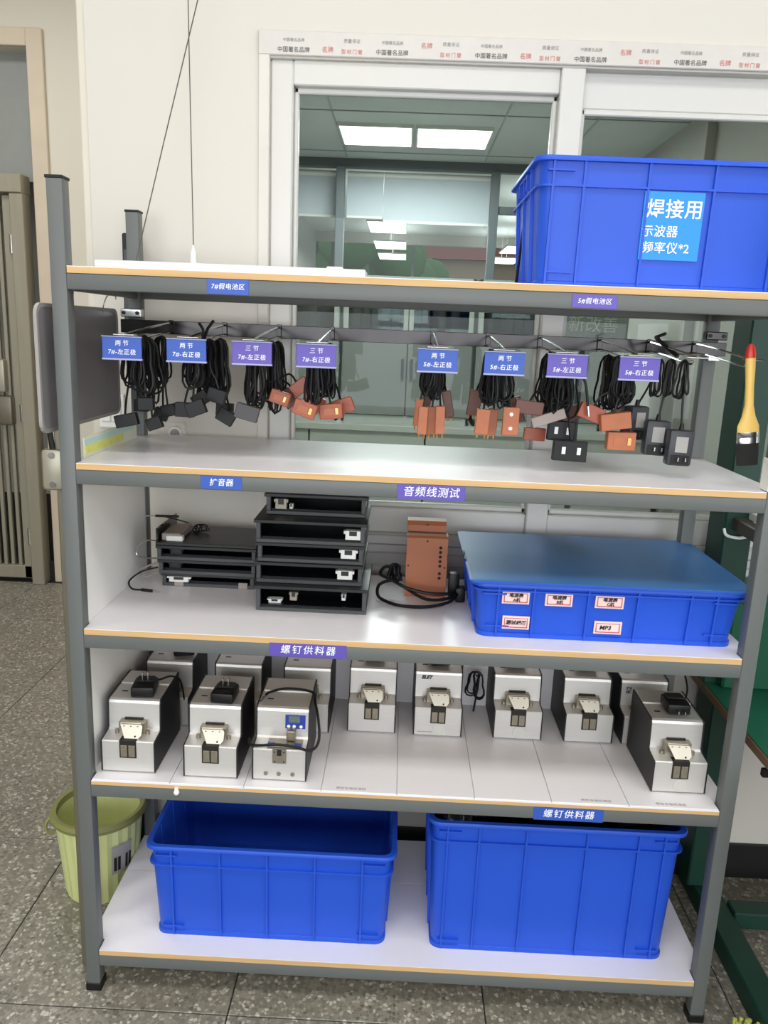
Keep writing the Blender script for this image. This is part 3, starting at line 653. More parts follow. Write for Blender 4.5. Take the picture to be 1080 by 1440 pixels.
# ------------------------------------------------------------------ cords hanging on the hooks
CN = {}
def coil(b, x, y, zt, L, n, wd, r, tail=None, tie=0.45):
    pts = []; ph = random.uniform(0, 6.28); N = 16
    for k in range(n):
        l = L*random.uniform(0.78, 1.02); ww = wd*random.uniform(0.4, 1.25); dy = random.uniform(-0.012, 0.012); dx = random.uniform(-0.5, 0.5)*wd
        for q in range(N):
            a = 2*math.pi*q/N; d = (1-math.cos(a))/2
            wid = ww*math.sin(a)*(0.35+0.9*abs(d-tie))
            pts.append((x+wid+dx*math.sin(a/2), y+dy*math.sin(a/2)+0.004*math.sin(ph+k+a), zt-l*d))
    if tail: pts += [Vector(p) for p in tail]
    b.tube(pts, r, 5); return b
def block(name, mk, w_, d_, h_, c, tilt, parent, detail=None, yaw=0.0):
    R = Rz(yaw) @ Ry(tilt); c = Vector(c)
    o = B().box(-w_/2, w_/2, -d_/2, d_/2, -h_, 0, 0.0018, 2).obj(name, mk, parent, False); o.location = c; o.rotation_euler = R.to_euler()
    if detail == 'pins':
        for s in (-1, 1): B().cyl((s*w_*0.28, 0, -h_), (s*w_*0.28, 0, -h_-0.009), 0.0018, seg=8).obj('terminal', 'gold_pin', o)
    if detail == 'dots':
        for z in (-0.25, -0.75): B().cyl((0, -d_/2, z*h_), (0, -d_/2-0.0015, z*h_), 0.0042, seg=12).obj('screw', 'text_white', o)
    if detail == 'window':
        B().box(-w_*0.3, w_*0.15, -d_/2-0.001, -d_/2, -h_*0.75, -h_*0.3).obj('contact_window', 'orange_block', o)
        B().box(w_*0.2, w_*0.32, -d_/2-0.002, -d_/2, -h_*0.7, -h_*0.3).obj('terminal', 'gold_pin', o)
    if detail == 'marks':
        for s in (-0.2, 0.25): B().box(w_*s-0.004, w_*s+0.004, -d_/2-0.0012, -d_/2, -h_*0.65, -h_*0.3).obj('printed_mark', 'text_white', o)
    return o
def cord(i, dx, y, L, n, blocks, label, grp, wd=0.012, r=0.0025, name='battery_cord', zt=None):
    CN[i] = CN.get(i, 0)+1; label = label + ', ' + {1: 'first', 2: 'second', 3: 'third', 4: 'fourth', 5: 'fifth', 6: 'sixth'}[CN[i]] + ' behind the tag'; n = n+4; wd = wd*1.3; L = L*1.18
    hx = HOOKS[i][0]; z0 = 1.565 if zt is None else zt
    t = thing(name, label, 'cord', (hx+dx, y, z0), 0, grp)
    b = B()
    f = blocks[0][5] if blocks else (0, 0, -L*1.2)
    tail = smooth_pts([(0, 0, 0), (0.004, -0.004, -L*0.5), (f[0]*0.7, f[1]*0.7, f[2]*0.8), f], 4)
    coil(b, 0, 0, 0.004, L, n, wd, r, tail); b.obj('cable', 'black_cable', t, True)
    for (mk, w_, d_, h_, det, c, tilt) in blocks: block('battery_block', mk, w_, d_, h_, c, tilt, t, det)
    return t
rnd = random.uniform
for q in range(6):
    cord(0, [-0.012, 0.014, 0.03, -0.022, 0.004, 0.024][q], [0.14, 0.18, 0.24, 0.28, 0.33, 0.12][q], rnd(0.085, 0.14), 3, [('black_plastic', 0.05 if q == 0 else 0.034, 0.018, 0.028, None, ([-0.012, 0.01, 0.012, -0.01, 0.0, 0.006][q], -0.004, -[0.165, 0.175, 0.15, 0.145, 0.17, 0.125][q]), rnd(-0.5, 0.5))], 'black cord with a black battery block on the leftmost hook', 'black cords on the leftmost hook', 0.024)
for q in range(6):
    cord(1, [-0.006, 0.016, 0.026, -0.016, 0.010, 0.0][q], [0.15, 0.19, 0.25, 0.29, 0.33, 0.13][q], rnd(0.085, 0.13), 3, [('black_plastic', 0.042, 0.018, 0.032, None, ([-0.022, 0.022, 0.024, -0.02, 0.012, -0.004][q], -0.004, -[0.135, 0.105, 0.16, 0.125, 0.15, 0.13][q]), rnd(-0.6, 0.6))], 'black cord with a black battery block on the second hook', 'black cords on the second hook', 0.022)
bb = thing('cable_plug', 'black plug ends sticking up over the second hook', 'plug', (0.2535, 0.2, 1.572))
B().tube([(0.0, 0, -0.01), (0.012, -0.002, 0.02), (0.026, -0.004, 0.038)], 0.0035).obj('plug', 'black_plastic', bb, True); B().tube([(0.0, 0, -0.01), (0.001, 0, 0.018), (-0.008, 0, 0.032)], 0.0035).obj('plug', 'black_plastic', bb, True)
for q in range(4):
    cord(2, [-0.01, 0.0, 0.012, 0.02][q], [0.15, 0.19, 0.24, 0.29][q], rnd(0.12, 0.14), 4, [('grey_block', 0.052, 0.016, 0.034, None, (-0.012, -0.006, -0.135), 0.25)] if q == 0 else [('amber_block' if q < 3 else 'brown_block', 0.046, 0.014, 0.03, 'window' if q == 1 else None, ([0, 0.045, 0.058, 0.038][q], -0.004, -[0, 0.105, 0.085, 0.12][q]), [0, 0.3, -0.7, 1.0][q])], 'black cord with grey or rust battery block on the third hook', 'cords on the third hook', 0.018)
for q in range(4):
    cord(3, [-0.012, 0.004, 0.014, 0.0][q], [0.14, 0.18, 0.23, 0.28][q], rnd(0.095, 0.115), 4, [('amber_block', 0.052, 0.018, 0.034, 'window' if q in (0, 1) else None, ([-0.014, 0.018, 0.026, -0.02][q], -0.004*q, -[0.122, 0.127, 0.120, 0.118][q]), [0.32, -0.1, -0.35, 0.4][q])], 'black cord with an amber battery block on the fourth hook', 'cords on the fourth hook', 0.018)
for q in range(6):
    cord(4, [-0.010, 0.006, 0.0, -0.014, 0.010, 0.014][q], [0.15, 0.155, 0.19, 0.22, 0.25, 0.28][q], rnd(0.08, 0.11), 2, [('orange_block' if q < 4 else 'brown_block', 0.021, 0.013, 0.062, 'pins', ([-0.012, 0.009, -0.001, -0.014, 0.02, -0.02][q], -0.006, -[0.122, 0.120, 0.125, 0.112, 0.092, 0.085][q]), [0.03, -0.02, 0.0, 0.08, -0.22, 0.18][q])], 'black cord with an upright orange battery block on the fifth hook', 'cords on the fifth hook', 0.014)
for q in range(5):
    cord(5, [-0.014, 0.012, 0.0, 0.018, -0.008][q], [0.15, 0.145, 0.20, 0.24, 0.28][q], rnd(0.09, 0.12), 3, [('orange_block' if q in (1,) else 'brown_block' if q in (3, 4) else 'orange_block', [0.030, 0.036, 0.022, 0.03, 0.03][q], 0.013, [0.056, 0.062, 0.06, 0.06, 0.06][q], ['pins', 'dots', 'pins', None, 'pins'][q], ([-0.014, 0.020, 0.0, 0.030, -0.026][q], -0.006, -[0.122, 0.115, 0.125, 0.10, 0.09][q]), [0.05, 0.0, 0.05, -0.28, 0.12][q])], 'black cord with a copper battery block on the sixth hook', 'cords on the sixth hook', 0.022)
B7 = [('brown_block', 0.062, 0.016, 0.03, None, (-0.045, -0.004, -0.10), 0.1), ('grey_sleeve', 0.075, 0.012, 0.022, None, (-0.02, -0.006, -0.125), -0.35), ('black_plastic', 0.06, 0.02, 0.045, 'marks', (0.012, -0.006, -0.145), 0.05), ('black_plastic', 0.075, 0.02, 0.045, 'marks', (0.02, -0.010, -0.185), 0.03), ('amber_block', 0.05, 0.016, 0.03, None, (-0.02, 0.0, -0.17), 0.05), ('brown_block', 0.06, 0.014, 0.034, None, (0.045, 0.004, -0.125), -0.4)]
for q in range(6):
    cord(6, [-0.012, 0.0, 0.012, 0.02, -0.004, 0.008][q], [0.15, 0.14, 0.19, 0.16, 0.25, 0.29][q], rnd(0.10, 0.15), 3, [B7[q]], 'black cord with a mixed battery block on the seventh hook', 'cords on the seventh hook', 0.024)
lc = thing('jack_cable', 'black cable bending sideways to a metal jack beside the seventh hook bundle', 'cable', (1.06, 0.13, 1.53))
B().tube(smooth_pts([(0, 0.02, 0.03), (0.02, 0, 0.01), (0.042, -0.004, -0.02), (0.052, -0.004, -0.07)], 6), 0.0028).obj('cable', 'black_cable', lc, True); B().cyl((0.052, -0.004, -0.07), (0.056, -0.004, -0.092), 0.0034).obj('jack', 'chrome', lc, True)
B8 = [('amber_block', 0.055, 0.02, 0.034, None, (-0.045, 0.0, -0.105), 0.35), ('orange_block', 0.066, 0.026, 0.036, None, (-0.012, -0.004, -0.118), -0.15), ('orange_block', 0.062, 0.028, 0.040, 'window', (0.0, -0.012, -0.160), 0.0), ('brown_block', 0.05, 0.016, 0.03, None, (0.02, 0.004, -0.12), -0.6)]
for q in range(4):
    cord(7, [-0.014, -0.004, 0.006, -0.02][q]-0.006, [0.15, 0.14, 0.16, 0.22][q], rnd(0.085, 0.11), 4, [B8[q]], 'black cord with an orange battery block on the eighth hook', 'cords on the eighth hook', 0.020)
for q, (dx, y, dz, yaw, lb) in enumerate(((-0.010, 0.13, -0.060, 0.0, 'dark wall adapter hanging lowest and nearest on the ninth hook'), (-0.038, 0.17, -0.045, 0.0, 'dark wall adapter hanging in the middle of three on the ninth hook'), (-0.066, 0.21, -0.018, 0.5, 'dark wall adapter hanging leftmost and highest on the ninth hook'))):
    t = thing('wall_adapter', lb, 'adapter', (HOOKS[8][0]-0.012, y, 1.562), 0, 'wall adapters on the ninth hook')
    b = B(); cx = dx+0.012+[0.012, 0.0, -0.01][q]; tz = -0.085+dz
    coil(b, cx*0.4, 0, 0.004, 0.085, 4, 0.020, 0.0024, smooth_pts([(cx*0.4, 0, 0), (cx*0.6, 0, -0.05), (cx, -0.004, tz)], 4)); b.obj('cable', 'black_cable', t, True)
    bd_ = B().box(-0.027, 0.027, -0.016, 0.016, -0.078, 0, 0.006, 2).obj('body', 'adapter_dark', t, True); bd_.location = (cx, -0.004, tz); bd_.rotation_euler = (0, 0.03, yaw)
    B().cyl((0, 0, 0), (0, 0, 0.014), 0.006, 0.004).obj('strain_relief', 'black_plastic', bd_, True)
    B().box(-0.013, 0.013, -0.0168, -0.0158, -0.048, -0.014).obj('rating_label', 'text_grey', bd_)
    for s in (-1, 1): B().box(s*0.008-0.0012, s*0.008+0.0012, -0.030, -0.015, -0.066, -0.058).obj('prong', 'chrome', bd_)
    B().box(-0.02, 0.02, -0.0172, -0.0158, -0.074, -0.054, 0.0005).obj('prong_plate', 'black_plastic', bd_)
pe = thing('cable_clip_end', 'black right-angle plug resting over the ninth hook', 'plug', (1.305, 0.30, 1.592))
B().tube([(0.03, -0.05, -0.02), (0.0, 0.0, 0.012), (-0.008, 0.004, 0.022)], 0.005).obj('plug_body', 'black_plastic', pe, True); B().tube([(-0.010, 0.004, 0.020), (0.014, 0.004, 0.030)], 0.004).obj('plug_tip', 'black_plastic', pe, True)
# paint brush
pb = thing('paint_brush', 'yellow-handled paint brush with a red tip hanging at the rack\'s right front', 'brush', (1.444, 0.062, 1.355))
pb.rotation_euler = (0, math.radians(-6), 0); pb.scale = (0.9, 0.9, 0.98)
def ell(w_, d_, z, x=0): return [(x+w_*math.cos(2*math.pi*k/14), d_*math.sin(2*math.pi*k/14), z) for k in range(14)]
B().loft([ell(0.025, 0.008, 0.0), ell(0.026, 0.0085, 0.03), ell(0.025, 0.008, 0.05)]).obj('bristles', 'bristle', pb, True)
B().loft([ell(0.0262, 0.009, 0.048), ell(0.0262, 0.009, 0.058), ell(0.0255, 0.0085, 0.060), ell(0.0262, 0.009, 0.062), ell(0.0262, 0.009, 0.072)]).obj('ferrule', 'chrome', pb, True)
B().loft([ell(0.0255, 0.0085, 0.072), ell(0.025, 0.009, 0.085), ell(0.016, 0.009, 0.105), ell(0.010, 0.009, 0.13), ell(0.0095, 0.009, 0.17), ell(0.0115, 0.0088, 0.21), ell(0.0115, 0.008, 0.228)]).obj('handle', 'brush_wood', pb, True)
B().loft([ell(0.0117, 0.0082, 0.228), ell(0.0115, 0.008, 0.238), ell(0.009, 0.007, 0.25), ell(0.004, 0.004, 0.257)]).obj('handle_tip', 'brush_red', pb, True)
B().box(W-PW-0.0015, W+0.0015, -0.0015, PD+0.0015, Z[2]+0.001, Z[2]+0.068, 0.001).obj('post_tape', 'white_pot', rack)

# grey sheet hung on the left side
gs = thing('hanging_sheet', 'grey plastic sheet hung on hooks at the left side of the rack', 'sheet', (-0.022, 0.20, 1.50))
prof = [(-y_, z_) for y_, z_ in rr(0.44, 0.25, 0.02)]
B().loft([[(-0.002, y_, z_) for y_, z_ in rr(0.45, 0.255, 0.022)], [(0.002, y_, z_) for y_, z_ in rr(0.45, 0.255, 0.022)]]).obj('panel', 'sheet_grey', gs)
B().loft([[(-0.0035, y_, z_) for y_, z_ in rr(0.456, 0.261, 0.024)], [(0.0035, y_, z_) for y_, z_ in rr(0.456, 0.261, 0.024)], [(0.0035, y_, z_) for y_, z_ in rr(0.440, 0.245, 0.02)], [(-0.0035, y_, z_) for y_, z_ in rr(0.440, 0.245, 0.02)], [(-0.0035, y_, z_) for y_, z_ in rr(0.456, 0.261, 0.024)]], False, False).obj('rim', 'sheet_rim', gs)
for y in (-0.12, 0.13): B().tube(smooth_pts([(0.0, y, 0.115), (0.006, y-0.004, 0.135), (0.012, y, 0.155), (0.024, y, 0.163), (0.034, y, 0.158), (0.034, y, 0.150)], 4), 0.0015).obj('wire_hook', 'chrome', gs, True)
# pole with a latch behind the left front post
pole = thing('metal_pole', 'slim dark metal pole with a steel latch box behind the left front post', 'pole', (-0.028, 0.085, 0))
B().box(-0.014, 0.014, -0.012, 0.012, 0, 1.40, 0.003).obj('shaft', 'dark_steel', pole)
lb_ = B().box(-0.040, 0.004, -0.022, -0.012, 1.235, 1.325, 0.008, 2).obj('latch_box', 'steel', pole, True)
for z in (1.248, 1.312): B().cyl((-0.016, -0.022, z), (-0.016, -0.026, z), 0.007).obj('rivet', 'chrome', lb_, True)
B().tube([(-0.016, -0.016, 1.325), (-0.024, -0.014, 1.39)], 0.006).obj('strap', 'black_plastic', pole)
# dark box behind the rear left post
pwr = thing('power_strip', 'narrow black power strip fixed beside the rear left post', 'power strip', (-0.012, 0.49, 1.70))
B().box(-0.012, 0.012, 0, 0.03, -0.14, 0.12, 0.003).obj('housing', 'black_plastic', pwr); B().box(-0.008, 0.008, -0.001, 0, -0.1, 0.08).obj('socket_face', 'tray_edge', pwr)

# ------------------------------------------------------------------ third shelf: amplifier trays
def tray(name, label, w_, d_, h_, loc, grp, yaw=0, top=True, lid_over=0.004, conn=(), ant=False):
    t = thing(name, label, 'tray', loc, yaw, grp)
    B().box(-w_/2, w_/2, 0, d_, 0, 0.009, 0.001).obj('base_plate', 'tray_edge', t)
    B().box(-w_/2+0.004, w_/2-0.004, 0.012, d_-0.004, 0.009, 0.0125).obj('circuit_board', 'tray_board', t)
    for s in (-1, 1): B().box(s*(w_/2-0.005)-0.005, s*(w_/2-0.005)+0.005, 0, 0.012, 0.009, h_-0.008, 0.001).obj('front_pillar', 'tray_edge', t)
    for s in (-1, 1): B().box(s*(w_/2-0.003)-0.002, s*(w_/2-0.003)+0.002, 0.012, d_, 0.009, h_-0.008).obj('side_wall', 'dark_glass', t)
    B().box(-w_/2, w_/2, d_-0.004, d_, 0.009, h_-0.008).obj('rear_wall', 'tray_black', t)
    if top: B().box(-w_/2-lid_over, w_/2+lid_over, -lid_over, d_, h_-0.008, h_, 0.001).obj('top_plate', 'tray_black', t)
    for (cx, cy, cz, sx, sz, mk) in conn:
        c = B().box(cx-sx/2, cx+sx/2, cy-0.008, cy+0.012, cz, cz+sz, 0.001).obj('connector', mk, t)
        B().box(cx-sx*0.62, cx+sx*0.62, cy-0.006, cy+0.010, cz+sz*0.62, cz+sz*0.95, 0.0008).obj('connector_flange', mk, c)
        B().box(cx-sx*0.25, cx+sx*0.25, cy-0.0085, cy-0.007, cz+sz*0.45, cz+sz*0.96).obj('connector_slot', 'tray_black', c)
    return t
RX = 0.509; zz = Z[3]
rs = [('bottom', 0.262, 0.064, 0.165, 0.004, ((-0.09, 0.03, 0.012, 0.03, 0.010, 'connector_white'), (-0.045, 0.03, 0.020, 0.018, 0.022, 'mech_metal'), (0.075, 0.04, 0.022, 0.010, 0.016, 'connector_white'))),
      ('second from the bottom', 0.252, 0.052, 0.185, -0.004, ((0.085, 0.01, 0.014, 0.036, 0.022, 'connector_white'),)),
      ('middle', 0.250, 0.048, 0.185, -0.002, ((0.090, 0.01, 0.014, 0.036, 0.022, 'connector_white'),)),
      ('second from the top', 0.256, 0.056, 0.180, -0.002, ((0.100, 0.01, 0.014, 0.036, 0.022, 'connector_white'),)),
      ('top', 0.238, 0.052, 0.235, 0.004, ((-0.085, 0.012, 0.012, 0.028, 0.026, 'mech_metal'), (-0.06, 0.01, 0.014, 0.008, 0.012, 'connector_white')))]
for k, (nm, w_, h_, y, dx, cn) in enumerate(rs):
    tray('amplifier_tray', f'black open-front amplifier tray, {nm} of the taller stack', w_, 0.22, h_-0.0005, (RX+dx, y, zz), 'trays in the taller stack', 0.0, True, 0.005, cn); zz += h_
LX = 0.231; zz = Z[3]
ls_ = [('bottom', 0.236, 0.036, 0.315, ((-0.075, 0.005, 0.012, 0.05, 0.014, 'connector_white'),)), ('second from the bottom', 0.246, 0.038, 0.305, ((-0.085, 0.02, 0.012, 0.03, 0.014, 'mech_dark'),)), ('second from the top', 0.250, 0.038, 0.300, ((-0.08, 0.02, 0.012, 0.03, 0.016, 'mech_dark'),))]
for k, (nm, w_, h_, y, cn) in enumerate(ls_):
    t = tray('amplifier_tray', f'black open-front amplifier tray, {nm} of the lower left stack', w_, 0.17, h_-0.0005, (LX, y, zz), 'trays in the lower stack', 0.0, True, 0.003, cn); zz += h_
    if k == 0:
        for x in (-0.075, 0.09): B().box(x-0.012, x+0.012, -0.002, 0.004, 0.0005, 0.016, 0.001).obj('tape_tab', 'grey_sleeve', t)
tp = thing('amplifier_tray', 'black tray with a clear end plate, top of the lower left stack', 'tray', (LX, 0.298, zz), 0, 'trays in the lower stack')
B().box(-0.128, 0.128, 0, 0.18, 0, 0.008, 0.001).obj('base_plate', 'tray_black', tp)
B().box(-0.128, -0.122, 0.004, 0.176, 0.008, 0.042, 0.001).obj('end_plate', 'clear_acrylic', tp)
B().box(-0.118, -0.070, 0.02, 0.13, 0.008, 0.026, 0.002).obj('terminal_block', 'grey_sleeve', tp); B().box(-0.105, -0.062, 0.012, 0.030, 0.008, 0.022, 0.002).obj('connector', 'connector_white', tp)
b = B(); coil(b, -0.04, 0.11, 0.03, 0.02, 4, 0.03, 0.0018); b.obj('wire_coil', 'black_cable', tp, True)
# leads at the left of the trays
def lead(name, label, pts, mk, jack=None, r=0.0022):
    o = thing(name, label, 'cable', pts[0]); q = [Vector(p)-Vector(pts[0]) for p in pts]
    B().tube(smooth_pts(q, 8), r).obj('cable', mk, o, True)
    if jack is not None:
        a, c = (q[0], q[1]) if jack == 0 else (q[-1], q[-2]); d = (a-c).normalized()
        B().cyl(a, a+d*0.030, 0.0042).obj('jack_sleeve', 'black_plastic', o, True); B().cyl(a+d*0.030, a+d*0.048, 0.0022).obj('jack_tip', 'chrome', o, True)
    return o
lead('audio_lead', 'silver audio lead looping from the second tray, upper loop', [(0.108, 0.34, 1.052), (0.07, 0.335, 1.055), (0.045, 0.33, 1.035), (0.05, 0.33, 1.012), (0.108, 0.338, 1.008)], 'chrome')
lead('audio_lead', 'silver audio lead looping from the third tray, middle loop', [(0.108, 0.34, 1.000), (0.08, 0.33, 0.992), (0.052, 0.325, 0.975), (0.07, 0.325, 0.962), (0.108, 0.338, 0.975)], 'grey_sleeve')
lead('audio_lead', 'dark audio lead lying in a loop on the third shelf', [(0.10, 0.325, 0.988), (0.06, 0.31, 0.978), (0.036, 0.29, 0.958), (0.05, 0.27, 0.9455), (0.076, 0.265, 0.9455)], 'black_cable', 1)
jl = lead('jack_lead', 'straight audio jack with a black sleeve pointing left above the trays', [(0.16, 0.40, 1.090), (0.125, 0.395, 1.100), (0.10, 0.39, 1.106)], 'black_cable', None, 0.0016)
B().cyl((-0.022, -0.012, 0.019), (-0.082, -0.016, 0.019), 0.0035).obj('jack_sleeve', 'black_plastic', jl, True); B().cyl((-0.082, -0.016, 0.019), (-0.11, -0.018, 0.0185), 0.002).obj('jack_tip', 'chrome', jl, True)

# brown-orange box with cord
bo = thing('adapter_box', 'orange-brown metal instrument box standing on the third shelf', 'box', (0.788, 0.318, Z[3]))
B().prism([(0, 0), (0, 0.155), (0.006, 0.160), (0.05, 0.160), (0.05, 0)], -0.052, 0.052).obj('front_housing', 'machine_orange', bo)
B().prism([(0.052, 0), (0.052, 0.176), (0.060, 0.186), (0.10, 0.186), (0.10, 0)], -0.051, 0.049).obj('rear_housing', 'machine_orange', bo)
hole = B().cyl((0, 0.0005, 0), (0, -0.001, 0), 0.004, seg=10).mesh('hole', 'dark_hole')
for z in (0.132, 0.120, 0.108, 0.096, 0.084, 0.064, 0.052): inst(hole, 'hole', bo, (0.034, 0, z))
scm = B().cyl((0, 0.0005, 0), (0, -0.0012, 0), 0.0025, seg=8).mesh('screw', 'mech_dark')
for x, z in ((0, 0.148), (-0.046, 0.082), (0.046, 0.080), (0.0, 0.012)): inst(scm, 'screw', bo, (x, 0, z))
inst(scm, 'screw', bo, (0, 0.05, 0.178))
pcd = thing('power_cable', 'black power cable coiled around the foot of the orange-brown box', 'cable', (0.788, 0.30, Z[3]))
P = [(0.075, 0.03, 0.02), (0.07, -0.02, 0.026), (0.0, -0.040, 0.030), (-0.07, -0.02, 0.045), (-0.085, 0.02, 0.07), (-0.105, 0.02, 0.075), (-0.115, 0.0, 0.062), (-0.09, -0.01, 0.052), (-0.06, -0.02, 0.04), (0.0, -0.045, 0.016), (0.06, -0.035, 0.018), (0.085, 0.0, 0.03), (0.06, -0.05, 0.014), (0.0, -0.075, 0.006), (-0.07, -0.07, 0.006), (-0.115, -0.03, 0.010), (-0.12, 0.0, 0.028), (-0.10, 0.01, 0.04), (-0.06, 0.0, 0.05)]
B().tube(smooth_pts(P, 6), 0.0042, 7).obj('cable', 'black_cable', pcd, True)
b = B(); coil(b, -0.078, 0.015, 0.085, 0.045, 4, 0.02, 0.003); b.obj('cable_bight', 'black_cable', pcd, True)
B().box(0.058, 0.085, 0.0, 0.03, 0.004, 0.070, 0.006, 2).obj('plug', 'black_plastic', pcd, True)
B().box(0.075, 0.10, -0.02, 0.01, 0.0, 0.040, 0.006, 2).obj('plug_head', 'black_plastic', pcd, True)

# shallow blue bin with lid
mb, bw, bdp, tw, td, lean = make_bin('turnover_bin', 'shallow blue bin with five pink labels on the third shelf', 0.612, 0.435, 0.132, (1.184, 0.262, Z[3]), (0.940, 1.0185, 1.138, 1.247, 1.363, 1.419), 3, band=0.0165, handle=False)
ld = thing('bin_lid', 'flat darker blue lid lying on the shallow bin', 'lid', (1.186, 0.260, Z[3]+0.1322))
B().loft([[(x, y, 0) for x, y in rr(0.622, 0.440, 0.01)], [(x, y, 0.005) for x, y in rr(0.622, 0.440, 0.01)], [(x, y, 0.006) for x, y in rr(0.616, 0.434, 0.01)]]).obj('plate', 'lid_blue', ld)
B().loft([[(x, y, 0.0015) for x, y in rr(0.626, 0.444, 0.012)], [(x, y, 0.0045) for x, y in rr(0.626, 0.444, 0.012)], [(x, y, 0.0045) for x, y in rr(0.620, 0.438, 0.01)], [(x, y, 0.0015) for x, y in rr(0.620, 0.438, 0.01)], [(x, y, 0.0015) for x, y in rr(0.626, 0.444, 0.012)]], False, False).obj('edge', 'bin_blue', ld)
for z in (-0.075, -0.025): B().box(-0.3135, -0.308, z-0.008+0.02, z+0.014+0.02, 0.0062, 0.010, 0.001).obj('tape_piece', 'clear_film', ld)
for (x0, x1, z0, z1, l1, l2) in ((0.948, 1.008, 1.025, 1.055, '电流表', 'A机'), (1.043, 1.103, 1.024, 1.054, '电流表', 'B机'), (1.153, 1.216, 1.024, 1.054, '电流表', 'C机'), (0.953, 1.013, 0.964, 0.995, '测试线路', None), (1.157, 1.218, 0.962, 0.992, 'MP3', None)):
    a, c, e, g = x0-1.184, x1-1.184, z0-Z[3], z1-Z[3]
    pl, yf, ra = on_front(mb, bdp, lean, 0.132, a, c, e, g, 'label_pink')
    fr = B(); yy = yf((e+g)/2)+0.0006; o_ = 0.004
    for q in ((a+o_, c-o_, e+o_, e+o_+0.0016), (a+o_, c-o_, g-o_-0.0016, g-o_), (a+o_, a+o_+0.0016, e+o_, g-o_), (c-o_-0.0016, c-o_, e+o_, g-o_)): fr.box(q[0], q[1], yy-0.0012, yy+0.002, q[2], q[3])
    fr.obj('label_border', 'label_rim', pl)
    if l2:
        text(l1, 0.0105, 'text_black', pl, ((a+c)/2, yf((e+g)/2+0.005)-0.0006, (e+g)/2+0.0052), (ra, 0, 0), 0.15, 0.0003); text(l2, 0.0095, 'text_black', pl, ((a+c)/2+0.002, yf((e+g)/2-0.0055)-0.0006, (e+g)/2-0.0055), (ra, 0, 0), 0.1, 0.0002)
    else: text(l1, 0.0115 if len(l1) > 3 else 0.0145, 'text_black', pl, ((a+c)/2-(0 if len(l1) > 3 else 0.006), yf((e+g)/2)-0.0006, (e+g)/2), (ra, 0, 0), 0.15, 0.0003)

# ------------------------------------------------------------------ fourth shelf: screw feeders
FW = 0.126
PROF = [(0.0, 0.003), (0.0, 0.0765), (0.002, 0.079), (0.044, 0.083), (0.049, 0.087), (0.0525, 0.148), (0.055, 0.154), (0.061, 0.157), (0.205, 0.160), (0.205, 0.003)]
def grow(p, g):
    cy = sum(a for a, _ in p)/len(p); cz = sum(b for _, b in p)/len(p)
    return [(y+(g if y > cy else -g), z+(g if z > cz else -g*0.3)) for y, z in p]
fm = {}
fm['shell'] = B().prism(PROF, -FW/2+0.003, FW/2-0.003).mesh('shell', 'brushed_alu')
fm['side'] = B().prism(grow(PROF, 0.0018), -0.0015, 0.0015).mesh('side_plate', 'feeder_black')
fm['holder'] = B().box(-0.031, 0.031, 0.030, 0.052, 0.080, 0.112, 0.0015).box(-0.024, 0.024, 0.026, 0.052, 0.094, 0.110, 0.001).mesh('rail_holder', 'mech_metal')
fm['holder_top'] = B().box(-0.022, 0.022, 0.045, 0.052, 0.112, 0.1150, 0.0006).mesh('holder_cap', 'mech_dark')
fm['slot'] = B().box(-0.0195, 0.0195, -0.0015, 0.022, 0.038, 0.0818).mesh('slot_frame', 'mech_dark')
fm['slot_in'] = B().box(-0.0165, -0.0015, -0.0030, 0.002, 0.041, 0.070, 0.0006).box(0.0015, 0.0165, -0.0030, 0.002, 0.041, 0.070, 0.0006).mesh('slot_jaw', 'mech_metal')
gp = [(-0.025, 0.108), (0.022, 0.108), (0.027, 0.101), (0.027, 0.088), (0.007, 0.068), (-0.004, 0.068)]
_b = B()
_b.loft([[(x, 0.024-(0.105-z)*0.62, z) for x, z in gp], [(x, 0.027-(0.105-z)*0.62, z+0.003) for x, z in gp]])
fm['guide'] = _b.mesh('guide_plate', 'cream_plate')
fm['bolt'] = B().cyl((0, 0, 0), (0, -0.003, 0), 0.003, seg=8).mesh('bolt', 'mech_dark')
fm['knob'] = B().cyl((0, 0, 0), (0, 0, 0.009), 0.0055, seg=12).mesh('knob', 'mech_metal', True)
fm['disc'] = B().cyl((0, 0.0005, 0), (0, -0.0012, 0), 0.0165, seg=24).mesh('round_sticker', 'sticker_clear')
fm['vent'] = B().box(-0.007, 0.007, -0.003, 0.003, 0, 0.0006).mesh('top_slot', 'mech_dark')
fm['lid'] = B().box(-FW/2+0.004, FW/2-0.004, 0.135, 0.2035, 0.1585, 0.1625, 0.001).mesh('rear_lid', 'brushed_alu')
fm['foot'] = B().cyl((0, 0, 0), (0, 0, 0.004), 0.007, seg=10).mesh('rubber_foot', 'black_plastic')
